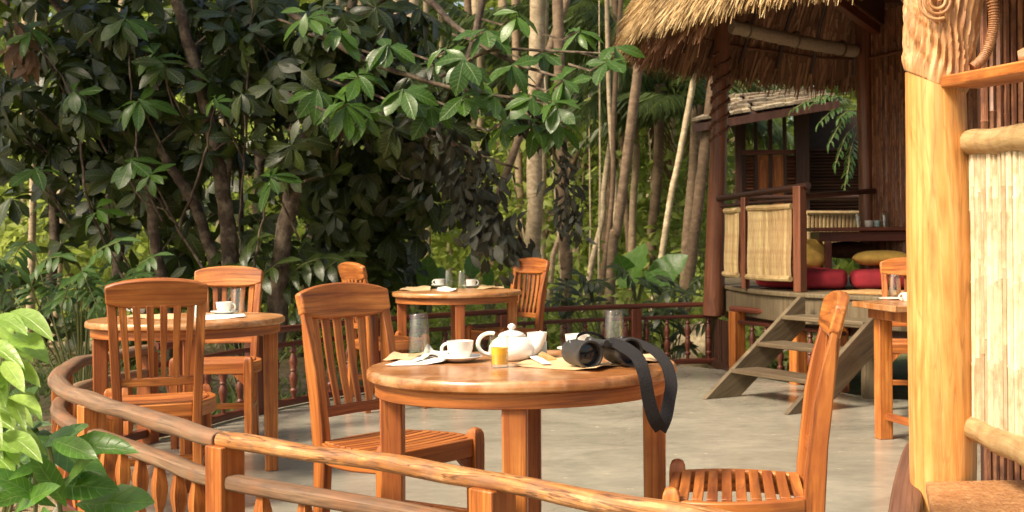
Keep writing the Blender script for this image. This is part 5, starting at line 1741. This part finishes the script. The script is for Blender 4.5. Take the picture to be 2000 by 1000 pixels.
spiky('dark dry hanging spray of curled leaves above the right chair of the far table', [W(1020, 190, 9.0), W(1060, 250, 9.0), W(1095, 330, 9.0), W(1112, 400, 9.05), W(1118, 455, 9.1)], 150, .115, LEAF_SHADEDEAD)
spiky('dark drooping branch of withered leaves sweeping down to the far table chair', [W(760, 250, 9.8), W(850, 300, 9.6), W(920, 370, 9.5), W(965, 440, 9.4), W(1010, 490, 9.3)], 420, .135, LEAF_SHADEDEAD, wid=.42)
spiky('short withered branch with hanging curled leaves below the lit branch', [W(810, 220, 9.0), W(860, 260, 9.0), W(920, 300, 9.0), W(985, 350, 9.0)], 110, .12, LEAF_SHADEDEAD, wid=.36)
spiky('clump of rust brown dead leaves hanging at the upper left', [W(30, 40, 9.6), W(45, 90, 9.6), W(60, 120, 9.6)], 26, .2, LEAF_DEAD, wid=.34)

# --- leafy shrubs (pinnate / opposite leaves) --------------------------------
def frond_leaves(L_, base, tip, n, size, up=(0, 0, 1), droop=.25, rnd=None):
    """leaflets in pairs along an arching stalk; returns the stalk path"""
    b, t = np.array(tuple(base)), np.array(tuple(tip)); ax = t - b; l = np.linalg.norm(ax)
    upv = np.array(up, float); mid = (b + t) / 2 + upv * l * .14
    pth = spline([Vector(b), Vector(mid), Vector(t)], 8)
    side = nrm(np.cross(ax, upv))
    for i in range(n):
        f_ = .22 + .74 * i / max(1, n - 1); j = int(f_ * (len(pth) - 1)); p = pth[j]
        tan = nrm(pth[min(j + 1, len(pth) - 1)] - pth[max(0, j - 1)])
        for s_ in (-1, 1):
            d = side * s_ + tan * .55 - upv * droop * random.uniform(.3, 1.4)
            L_.add(p, d, upv + side * s_ * .1 + np.array([random.uniform(-.2, .2) for _ in range(3)]), size * (1 - .35 * abs(f_ - .55)) * random.uniform(.85, 1.1), rnd if rnd is None else min(1, max(0, rnd + random.uniform(-.2, .2))))
    tan = nrm(pth[-1] - pth[-3]); L_.add(pth[-1], tan - upv * .1, upv, size * .95, rnd)
    return pth


def shrub(label, base, tips, npair, size, mat, tmpl=(.36, .25, .55), rnd=None, stem=.008, group=None, cat='shrub', maxi=300, name='leafy_shrub'):
    t = thing(name, label, cat, tuple(base), group=group); og = tuple(base); L_ = Leaves()
    for tp in tips:
        c, d = tp
        pth = frond_leaves(L_, c, d, npair, size, rnd=rnd, up=nrm(np.array((random.uniform(-.25, .25), -.55, .85))))
        mb = MB(og); full = spline([Vector(base), (Vector(base) * .45 + Vector(c) * .55) + Vector((0, 0, .06)), Vector(c)], 5)[:-1] + list(pth)
        mb.tube(full, list(np.linspace(stem, stem * .35, len(full))), 5); mb.build('stem', LEAF_STEM, t)
    L_.build(t, og, mat, tplvar(*tmpl), TPL_S, maxi)
    return t

LEAF_STEM = plain('green_stem', (.13, .14, .045), rough=.6)
# mid left shrub with paired leaflets
tips = []
for (a, b) in [((150, 560), (235, 470)), ((250, 560), (300, 500)), ((60, 560), (120, 500)), ((120, 600), (160, 530)), ((200, 600), (260, 540)), ((90, 640), (60, 560)), ((170, 640), (215, 570)), ((60, 470), (20, 520)), ((160, 520), (190, 600)), ((80, 610), (140, 580)), ((20, 560), (-20, 500))]:
    y0 = random.uniform(8.6, 9.4)
    tips.append((W(*a, y0), W(*b, y0 - random.uniform(.1, .4))))
shrub('green shrub with paired oval leaflets behind the left railing bend', (-4.2, 9.2, GZ), tips, 6, .15, LEAF_MID, rnd=.6)
tips = []
for k_ in range(16):
    a = (random.uniform(0, 340), random.uniform(560, 660)); y0 = random.uniform(9.6, 11)
    tips.append((W(*a, y0), W(a[0] + random.uniform(-70, 70), a[1] - random.uniform(30, 90), y0 - .3)))
shrub('low ferny green undergrowth shrub left of the left table', (-4.6, 10.2, GZ), tips, 8, .11, LEAF_MID, tmpl=(.3, .2, .5), rnd=.5)
tips = []
for k_ in range(14):
    a = (random.uniform(330, 640), random.uniform(540, 640)); y0 = random.uniform(9.4, 10.6)
    tips.append((W(*a, y0), W(a[0] + random.uniform(-80, 80), a[1] - random.uniform(40, 110), y0 - .3)))
shrub('dark broad leaved shrub between the left table chairs and the tree trunks', (-3.2, 9.9, GZ), tips, 4, .22, LEAF_DARK, tmpl=(.42, .3, .55), rnd=.6)
tips = []
for k_ in range(12):
    a = (random.uniform(600, 830), random.uniform(500, 590)); y0 = random.uniform(10.6, 12)
    tips.append((W(*a, y0), W(a[0] + random.uniform(-80, 80), a[1] - random.uniform(30, 90), y0 - .3)))
shrub('dark shaded shrub behind the reddish chair of the far table', (-2.3, 11.4, GZ), tips, 4, .22, LEAF_DARK, tmpl=(.42, .3, .55), rnd=.4)

# bright shrubs in the lower left corner, close to the camera
def near_leaf(L_, base, tip, n, wd_rnd, tilt=0.0):
    b, t = np.array(tuple(base)), np.array(tuple(tip)); d = t - b
    L_.add(b, d, n, np.linalg.norm(d), wd_rnd)
YN = 2.75
nl = thing('lime_shrub', 'bright lime green shrub with layered leaves at the left picture edge', 'shrub', (-1.62, 2.7, GZ)); og = (-1.62, 2.7, GZ)
L1 = Leaves()
lime = []
for (sx0, sy0, ex0, ey0, n_) in ((-70, 640, 40, 602, 3), (-70, 690, 34, 650, 4), (-70, 750, 20, 700, 3), (-70, 810, 30, 770, 4), (-60, 880, 20, 840, 3)):
    for i in range(n_):
        f_ = (i + .6) / n_; bx, by = sx0 + (ex0 - sx0) * f_, sy0 + (ey0 - sy0) * f_
        lime.append(((bx, by), (bx + random.uniform(48, 74), by + random.uniform(-8, 22))))
        lime.append(((bx, by), (bx + random.uniform(10, 45), by + random.uniform(28, 52))))
    lime.append(((ex0 - 15, ey0 + 6), (ex0 + 50, ey0 + 26)))
for (a, b) in lime:
    Y0 = YN + random.uniform(-.16, .16)
    near_leaf(L1, W(*a, Y0 + .05), W(*b, Y0 - .04), (random.uniform(-.12, .12), -.42 + random.uniform(-.2, .2), 1), random.uniform(.3, 1))
L1.build(nl, og, LEAF_LIME, tplvar(.33, .22, .48, fold=.35, n=8), TPL_S, 60)
for pts in ([(-80, 1100), (-60, 850), (-40, 700), (-30, 610)], [(-60, 1100), (-30, 900), (-20, 780)]):
    mb = MB(og); mb.tube(spline([W(a, b, YN + .05) for a, b in pts], 6), .006, 6); mb.build('stem', LEAF_STEM, nl)
nf = thing('glossy_shrub', 'fresh green glossy shrub with pointed leaves in the bottom left corner', 'shrub', (-1.3, 2.75, GZ)); og = (-1.3, 2.75, GZ)
L2 = Leaves()
fresh = [((148, 985), (300, 978)), ((110, 880), (246, 858)), ((60, 850), (215, 925)), ((95, 950), (215, 940)), ((130, 990), (60, 880)), ((90, 985), (-20, 905)), ((85, 990), (100, 1060)), ((70, 960), (-30, 985)), ((120, 960), (190, 878)), ((60, 880), (10, 830)), ((100, 905), (20, 925)), ((120, 1000), (210, 1050)), ((85, 870), (130, 832)), ((140, 975), (150, 900)), ((60, 1000), (-10, 1030)), ((70, 925), (-20, 870)), ((30, 1000), (90, 940)), ((110, 990), (20, 945)), ((100, 860), (175, 880)), ((40, 900), (110, 865))]
for (a, b) in fresh:
    Y0 = YN + random.uniform(-.1, .15)
    near_leaf(L2, W(*a, Y0 + .03), W(*b, Y0 - .05), (random.uniform(-.3, .3), -.6 + random.uniform(-.3, .2), .8), random.uniform(.1, 1))
L2.build(nf, og, LEAF_FRESH, tplvar(.36, .14, .55, fold=.25, n=8), TPL_S, 60)
for pts in ([(120, 1150), (118, 1000), (95, 870)], [(60, 1150), (70, 960), (60, 860)]):
    mb = MB(og); mb.tube(spline([W(a, b, YN + .04) for a, b in pts], 6), .005, 6); mb.build('stem', LEAF_STEM, nf)
# more leaves between these and the rail, darker and lower
tips = []
for k_ in range(9):
    a = (random.uniform(-20, 90), random.uniform(880, 1000)); y0 = random.uniform(3.4, 4.3)
    tips.append((W(*a, y0), W(a[0] + random.uniform(-60, 60), a[1] - random.uniform(60, 130), y0 - .1)))
shrub('shaded green shrub low down between the lime shrub and the railing', (-2.1, 3.9, GZ), tips, 4, .13, LEAF_MID, tmpl=(.4, .25, .55), rnd=.4)

# elephant ears
def ear(label, base, leaves, mat=LEAF_BIG):
    t = thing('elephant_ear', label, 'plant', tuple(base)); og = tuple(base); L_ = Leaves()
    for (b, tp, n) in leaves:
        near_leaf(L_, b, tp, n, random.uniform(.3, 1))
        mb = MB(og); mid = (Vector(base) + Vector(b)) / 2 + Vector((0, .08, .1))
        mb.tube(spline([Vector(base), mid, Vector(b)], 5), [.018] * 6 + [.010] * 5, 6); mb.build('stalk', LEAF_STEM, t)
    tv = leaf_template(10, .60, .18, .18, .35, wave=.12, cordate=True)
    L_.build(t, og, mat, lambda q: leaf_template(10, .60 + .02 * q, .22, .14, .35, wave=.10, cordate=True), tv, 40, leafname='leaf')
    return t
ear('big leaved plant with two upright lit leaves behind the back railing near the hut', W(1243, 600, 12.8), [(W(1228, 562, 12.6), W(1250, 468, 12.8), (-.7, -.7, .2)), (W(1268, 560, 12.9), W(1338, 494, 12.8), (-.2, -.8, .6)), (W(1230, 545, 12.8), W(1206, 500, 12.6), (-.2, -.9, .3)), (W(1270, 530, 12.5), W(1305, 560, 12.2), (.2, -.8, .5))])
ear('upright round leaf plant left of the glasses on the far table', W(838, 620, 11.6), [(W(832, 562, 11.5), W(838, 500, 11.4), (.4, -.9, .2)), (W(850, 560, 11.6), W(868, 520, 11.7), (.5, -.8, .3))])
ear('low round leaved plant just right of the far table glasses', W(955, 620, 11.6), [(W(952, 556, 11.5), W(958, 528, 11.4), (0, -.9, .3)), (W(915, 540, 11.8), W(930, 490, 11.9), (.6, -.7, .3)), (W(985, 580, 11.6), W(1000, 545, 11.6), (0, -.7, .6))])

# dark small shrubs just outside the back railing
for (x0, x1, y0_, y1_, lab, bs) in ((1095, 1250, 560, 640, 'dark leaved shrub hanging over the back railing left of the big leaved plant', (-.3, 11.6, GZ)), (1260, 1375, 570, 640, 'dark leaved shrub beside the hut corner post behind the back railing', (.3, 11.9, GZ)), (1230, 1340, 620, 700, 'low sprig of dark leaves showing through the back balusters', (.15, 11.3, GZ))):
    tips = []
    for k_ in range(11):
        a = (random.uniform(x0, x1), random.uniform(y0_, y1_)); Y_ = random.uniform(11.2, 12)
        tips.append((W(*a, Y_), W(a[0] + random.uniform(-50, 50), a[1] - random.uniform(-5, 45), Y_ - .2)))
    shrub(lab, bs, tips, 4, .15, LEAF_DARK, tmpl=(.34, .35, .5), rnd=.5)

# boulder-like root mound beyond the railing by the hut
mb = MB(); nu, nv = 28, 14; v, f = [], []
for j in range(nv + 1):
    for i in range(nu):
        th = 2 * PI * i / nu; ph = -PI / 2 + PI * j / nv
        r_ = 1 + .10 * math.sin(th * 5 + ph * 3) + .06 * math.sin(th * 13 + ph * 7)
        v.append((.42 * r_ * math.cos(ph) * math.cos(th), .35 * r_ * math.cos(ph) * math.sin(th), .36 * r_ * math.sin(ph)))
for j in range(nv):
    for i in range(nu): f.append((j * nu + i, j * nu + (i + 1) % nu, (j + 1) * nu + (i + 1) % nu, (j + 1) * nu + i))
mb.add(v, f); o = mb.build('root_mound', PALMB, angle=180, loc=(.62, 12.6, GZ + .12)); tag(o, 'tan fibrous palm root mound on the soil beyond the railing by the hut', 'root mound')

# ---- coconut grove
def palm_trunk_path(px0, py0, px1, py1, Y, bend=0.0):
    a, b = W(px0, py0, Y), W(px1, py1, Y)
    d = (b - a); base = a - d * ((a.z - GZ + .05) / max(.2, d.z)) if d.z > .2 else Vector((a.x, Y, GZ))
    base.z = GZ - .05
    top_z = random.uniform(7.5, 10.5)
    top = a + d * ((top_z - a.z) / max(.2, d.z)); 
    lim = 1.6
    top.x = base.x + max(-3.5, min(3.5, top.x - base.x)); 
    mid = a.lerp(b, .5) + Vector((bend, 0, 0))
    return [base, a, mid, b, top]

frond_meshes = []
def make_frond_mesh(seed, L_=3.0, droop=1.0, mat=LEAF_PALM):
    rr = random.Random(seed); Lf = Leaves(); n = 44
    path = [Vector((0, L_ * t, .45 * t * L_ * .35 - droop * L_ * .42 * t ** 2.1)) for t in np.linspace(0, 1, 12)]
    pth = np.array([tuple(p) for p in path])
    for i in range(n):
        t = .10 + .89 * i / (n - 1); f_ = t * 11; a = min(10, int(f_)); p = pth[a] * (1 - f_ + a) + pth[a + 1] * (f_ - a); tan = nrm(pth[a + 1] - pth[a])
        ln = L_ * .26 * math.sin(PI * (t * .85 + .12)) ** .7 + .05
        for s_ in (-1, 1):
            d = np.array((s_ * 1.0, 0, 0)) * .8 + tan * .7 + np.array((0, 0, -.35 - .5 * rr.random()))
            Lf.add(p, d, np.array((s_ * .2, -.2, 1)), ln * rr.uniform(.85, 1.15), rr.random())
    tv = leaf_template(3, .085, .3, .30, .4)
    Lf_me = Lf.merged('frond_mesh', mat, tv)
    # rachis strip joined by from numpy: thin triangular tube
    import bmesh
    bm = bmesh.new(); bm.from_mesh(Lf_me)
    prev = None
    for i, p in enumerate(pth):
        w_ = .022 * (1 - i / 13)
        vs = [bm.verts.new((p[0] - w_, p[1], p[2])), bm.verts.new((p[0] + w_, p[1], p[2])), bm.verts.new((p[0], p[1], p[2] - w_ * 1.4))]
        if prev:
            for q in range(3): bm.faces.new((prev[q], prev[(q + 1) % 3], vs[(q + 1) % 3], vs[q]))
        prev = vs
    bm.to_mesh(Lf_me); bm.free(); Lf_me.update()
    return Lf_me
FR = [make_frond_mesh(i, 3.0, d) for i, d in enumerate((.7, 1.0, 1.3, 1.7))]
FRD = [make_frond_mesh(20 + i, 2.4, d, LEAF_DEAD) for i, d in enumerate((2.0, 2.6))]


def palm(label, path, r, mat, crown=9, group=None, scale=1.0, dead=0, name='coconut_palm'):
    base = path[0]; og = tuple(base)
    t = thing(name, label, 'palm', og, group=group)
    pth = spline(path, 8); n = len(pth)
    # ringed trunk
    dense = []
    for i in range(len(pth) - 1):
        for q in range(3): dense.append(pth[i] * (1 - q / 3) + pth[i + 1] * (q / 3))
    dense.append(pth[-1]); n = len(dense)
    rad = [r * (1.25 - .35 * min(1, i / (n * .25))) * (1 + .045 * math.sin(i * 2.6)) for i in range(n)]
    mb = MB(og); mb.tube(dense, rad, 10, jit=.03); mb.build('trunk', mat, t, angle=80)
    top = Vector(pth[-1]) - Vector(og)
    for i in range(crown):
        me_ = FR[i % 4]
        o = link_mesh('frond', me_, t, tuple(top)); o.rotation_euler = (random.uniform(-.1, .55), random.uniform(-.2, .2), i * 2.4 + random.uniform(-.3, .3)); o.scale = (scale * random.uniform(.8, 1.1),) * 3
    for i in range(dead):
        o = link_mesh('dead_frond', FRD[i % 2], t, tuple(top - Vector((0, 0, .1)))); o.rotation_euler = (-.7, 0, i * 1.3); o.scale = (scale,) * 3
    return t

PL = [  # px0,py0,px1,py1,Y,width px,mat,label
    (1040, 498, 1045, 270, 15.5, 34, PALMB, 'thickest pale ringed palm trunk directly behind the right far chair'),
    (1058, 498, 1060, 280, 17.0, 20, PALMB, 'slim pale palm trunk touching the thickest one on its right'),
    (1016, 500, 1012, 270, 18.0, 18, PALMB, 'pale grey palm trunk just left of the thickest one'),
    (930, 510, 1008, 285, 14.5, 17, PALMD, 'spotted brown trunk leaning right behind the withered branch'),
    (806, 500, 806, 230, 15.5, 26, PALMB, 'pale stout palm trunk behind the drooping branch, left part of the clearing'),
    (836, 500, 834, 230, 19.0, 13, PALMB, 'thin bright trunk just right of the stout pale palm'),
    (938, 480, 938, 240, 19.0, 15, PALMB, 'straight tan trunk behind the dark drooping branch'),
    (1105, 590, 1100, 400, 12.6, 24, PALMD, 'dark brown trunk standing close behind the back railing'),
    (1190, 590, 1222, 330, 13.5, 22, PALMD, 'dark brown slightly leaning trunk left of the big leaved plant'),
    (1176, 560, 1200, 200, 15.0, 11, PALMD, 'first thin greenish stem of the clump left of the dark leaning trunk'),
    (1198, 560, 1190, 200, 15.5, 10, PALMB, 'second thin pale stem in the clump by the dark leaning trunk'),
    (1155, 520, 1185, 330, 16.5, 13, PALMB, 'thin tan trunk leaning right in the middle of the clearing'),
    (1236, 420, 1240, 170, 17.0, 16, PALMB, 'bright whitish palm trunk catching sun right of the middle'),
    (1228, 470, 1212, 190, 17.5, 14, PALMD, 'brown trunk just left of the bright whitish palm'),
    (1286, 540, 1345, 210, 15.0, 14, PALMB, 'long pale trunk leaning right toward the hut'),
    (1345, 550, 1372, 330, 14.0, 24, PALMD, 'rough brown palm trunk beside the hut post with hanging dead fronds'),
    (1080, 500, 1096, 455, 16.0, 10, PALMB, 'short bare grey stick leaning right beside the far chair'),
    (1115, 330, 1165, 200, 18.0, 11, PALMD, 'thin stem leaning right high in the clearing'),
    (1320, 500, 1316, 300, 19.0, 11, PALMB, 'thin vertical trunk between the leaning pale trunk and rough brown palm'),
    (880, 520, 870, 250, 21.0, 14, PALMB, 'distant pale trunk glimpsed through the withered leaves'),
    (765, 520, 770, 250, 18.0, 16, PALMB, 'pale trunk glimpsed in the gap left of the stout pale palm'),
    (1440, 420, 1436, 240, 22.0, 15, PALMB, 'pale trunk seen between the hut post and the shuttered hut'),
    (436, 200, 436, 20, 16.0, 24, PALMB, 'pale tan trunk showing through the leaves at the top left'),
    (62, 500, 66, 300, 16.0, 15, PALMB, 'pale trunk glimpsed through dark leaves near the left edge'),
    (120, 450, 130, 300, 17.0, 13, PALMB, 'second pale trunk glimpsed through dark leaves near the left edge'),
    (640, 500, 650, 250, 18.0, 15, PALMB, 'tan trunk glimpsed between the leaning tree trunk and the far table'),
]
for (a, b, c, d, Y, wpx, mt, lab) in PL:
    r_ = wpx / 2 / FPX * Y * 1.02
    if 'short bare' in lab:
        t = thing('bare_stick', lab, 'stick', tuple(W(1076, 560, Y))); mb = MB(tuple(W(1076, 560, Y))); mb.tube([W(1072, 600, Y), W(1080, 500, Y), W(1096, 452, Y)], [.04, .035, .03], 8); mb.build('stem', mt, t); continue
    if wpx <= 11 or 'leaning right in the' in lab:
        pth = palm_trunk_path(a, b, c, d, Y, .05); pth[-1] = pth[-2].lerp(pth[-1], .4)
        palm(lab, pth, r_, mt, crown=2, scale=.5, name='slender_palm')
    else:
        palm(lab, palm_trunk_path(a, b, c, d, Y, random.uniform(-.05, .05)), r_, mt, crown=3, scale=.8, dead=3 if 'dead fronds' in lab else 0)
# random deeper trunks
GP = 'slender palm trunks deep in the grove'
for i in range(34):
    Y = random.uniform(21, 32); px = random.uniform(620, 1440) if i < 26 else random.uniform(0, 620)
    x_ = (px - CX) / FPX * Y; lean = random.uniform(-.9, .9)
    palm('slender palm trunk standing deep in the sunlit grove', [Vector((x_, Y, GZ - .1)), Vector((x_ + lean * .15, Y, 2)), Vector((x_ + lean * .45, Y, 4.5)), Vector((x_ + lean, Y, random.uniform(7.5, 10)))], random.uniform(.06, .11), random.choice((PALMB, PALMB, PALMD)), crown=3, group=GP, scale=.9)
# young palms whose fronds hang into view at the right of the clearing
for (px, pz, Y, sc_, lab) in ((1290, 205, 17.5, .7, 'young palm with feathery drooping fronds left of the hut roof'), (1362, 250, 16.2, .55, 'small palm with hanging grey green fronds beside the hut post'), (1200, 90, 18.0, .8, 'palm with long fronds hanging at the top of the clearing'), (1120, 160, 21, .9, 'far young palm with arching fronds in the middle of the clearing'), (980, 120, 22, .9, 'far young palm with arching fronds above the pale trunks')):
    q = W(px, pz, Y)
    palm(lab, [Vector((q.x - .2, Y, GZ - .05)), Vector((q.x - .15, Y, 1)), Vector((q.x - .05, Y, 2)), Vector((q.x, Y, q.z + .3))], .085, PALMD, crown=14, dead=1, scale=sc_, name='young_palm')

# sun-lit foliage masses deep in the grove, layered
def leaf_cloud(n, xr, yr, zr, size, mat, tpl, og=(0, 20, 0), clump=26):
    L_ = Leaves(); m = n // clump
    for _ in range(m):
        Y = random.uniform(*yr); c = np.array((random.uniform(*xr) * Y / yr[0], Y, zr[0] + (zr[1] - zr[0]) * random.random() ** 1.25)); rr = random.uniform(.3, 1.1)
        tone = random.random()
        for _ in range(clump):
            q = np.array([random.gauss(0, 1) for _ in range(3)]); q /= np.linalg.norm(q)
            p = c + q * rr * np.array((1, .7, .75)) * random.random() ** .4
            L_.add(p, np.array([random.uniform(-1, 1), random.uniform(-1, 1), random.uniform(-.9, .4)]), q + np.array((0, -.3, .7)), random.uniform(*size), min(1, max(0, tone + random.uniform(-.3, .3))))
    me_ = L_.merged('foliage', mat, tpl, og)
    return me_
tq = leaf_template(2, .5, .2, .3, .5)
me = leaf_cloud(26000, (-9.5, 2.2), (17, 24), (GZ, 3.2), (.12, .26), LEAF_FAR, tq)
tag(link_mesh('grove_undergrowth', me, None, (0, 20, 0)), 'soft yellow green undergrowth between the palm trunks of the grove', 'undergrowth', kind='stuff')
me = leaf_cloud(42000, (-17, 6.5), (27, 38), (GZ, 11), (.28, .6), LEAF_FAR, tq)
tag(link_mesh('grove_foliage', me, None, (0, 20, 0)), 'sunlit yellow green foliage wall far back behind the palm trunks', 'foliage', kind='stuff')
me = leaf_cloud(16000, (-34, 26), (46, 60), (GZ, 18), (.8, 1.6), LEAF_FAR, tq)
tag(link_mesh('far_forest', me, None, (0, 20, 0)), 'far forest closing the view behind the grove', 'forest', kind='stuff')
me = leaf_cloud(16000, (-3.6, 1.4), (12.6, 19), (GZ - .05, .35), (.06, .15), LEAF_FAR, tq, clump=22)
tag(link_mesh('ground_herbs', me, None, (0, 20, 0)), 'low bright green herbs covering the soil of the palm grove', 'herbs', kind='stuff')
mb = MB()
for i in range(14):
    Y = random.uniform(15, 22); px = random.uniform(780, 1420); x_ = (px - CX) / FPX * Y; z1 = random.uniform(2, 6); le = random.gauss(0, .25)
    mb.tube([Vector((x_, Y, GZ)), Vector((x_ + le * .3 + random.gauss(0, .05), Y, z1 * .4)), Vector((x_ + le, Y, z1))], [.016, .012, .007], 5)
tag(mb.build('thin_stems', PALMB), 'many thin pale stems and vines standing among the palm trunks', 'stems', kind='stuff')
# grass and litter on the ground beyond the terrace
L_ = Leaves()
for i in range(16000):
    Y = 9.5 + 14 * random.random() ** 1.5; x_ = random.uniform(-6.2, 1.6) * Y / 10
    if math.hypot(x_ - DC[0], Y - DC[1]) < DR + .1: continue
    patch = math.sin(x_ * 1.7 + 1) * math.cos(Y * 1.3) + .3 * math.sin(x_ * 5)
    if patch < -.15 and random.random() < .8: continue
    L_.add((x_, Y, GZ - .01), (random.uniform(-.7, .7), random.uniform(-.7, .7), random.uniform(.4, 1.2)), (random.uniform(-1, 1), -1, .5), random.uniform(.05, .16), random.random())
tag(link_mesh('grass', L_.merged('grass', LEAF_GRASS, leaf_template(2, .22, .2, .3, .4)), None), 'patchy green grass and herbs on the soil beyond the terrace', 'grass', kind='stuff')
L_ = Leaves()
for i in range(3500):
    Y = 3 + 14 * random.random(); x_ = random.uniform(-6.5, 3.5) * max(Y, 6) / 9
    if math.hypot(x_ - DC[0], Y - DC[1]) < DR + .1 or (x_ > 1 and Y < 9): continue
    L_.add((x_, Y, GZ + .02), (random.uniform(-1, 1), random.uniform(-1, 1), random.uniform(-.1, .2)), (random.uniform(-.4, .4), random.uniform(-.4, .4), 1), random.uniform(.07, .18), random.random())
tag(link_mesh('leaf_litter', L_.merged('leaf_litter', LEAF_DEAD, TPL_S), None), 'dry brown fallen leaves on the soil around the terrace', 'leaf litter', kind='stuff')

# ferny climbing branch inside the hut opening
fb = thing('leafy_spray', 'pale green feathery branch hanging in the hut opening beside the inner post', 'branch', tuple(W(1620, 190, 13.2)))
og = tuple(W(1620, 190, 13.2)); Lq = Leaves()
for (a, b) in (((1660, 195), (1550, 212)), ((1660, 210), (1600, 240)), ((1665, 225), (1620, 280)), ((1670, 245), (1632, 320)), ((1672, 260), (1650, 365)), ((1672, 220), (1640, 230)), ((1668, 290), (1655, 340)), ((1665, 200), (1590, 200))):
    pth = frond_leaves(Lq, W(*a, 13.2), W(*b, 13.0), 9, .11, rnd=.5)
    mb = MB(og); mb.tube(pth, .006, 5); mb.build('stem', LEAF_STEM, fb)
Lq.build(fb, og, LEAF_MID, tplvar(.3, .3, .5), TPL_S, 200)

# out-of-frame tall canopy that the deep shade on the left comes from
cn = thing('shade_tree', 'tall spreading shade tree left of the terrace, mostly above the picture', 'tree', (-8.2, 7.5, GZ)); og = (-8.2, 7.5, GZ)
tree_limb(cn, og, 'trunk', [Vector((-8.2, 7.5, GZ)), Vector((-8.1, 7.6, 2.5)), Vector((-7.7, 7.9, 5.5)), Vector((-7.2, 8.2, 7.5))], [.28, .22, .18, .1], k=14)
tree_limb(cn, og, 'limb', [Vector((-7.9, 7.7, 4.0)), Vector((-7.0, 8.6, 5.4)), Vector((-6.0, 9.6, 6.4))], [.1, .08, .05])
Ls_ = Leaves(); fill(Ls_, [((-6.4, 8.6, 6.8), (2.8, 2.6, 1.1), 260), ((-8.6, 7.6, 6.0), (1.8, 2.0, 1.2), 120), ((-9.5, 10.0, 4.5), (1.8, 2.4, 1.6), 120)], size=(.30, .42), k=(7, 9))
o = link_mesh('foliage', Ls_.merged('foliage', LEAF_DARK, leaf_template(3, .5, .16, .28, .6), og), cn); o['kind'] = 'stuff'
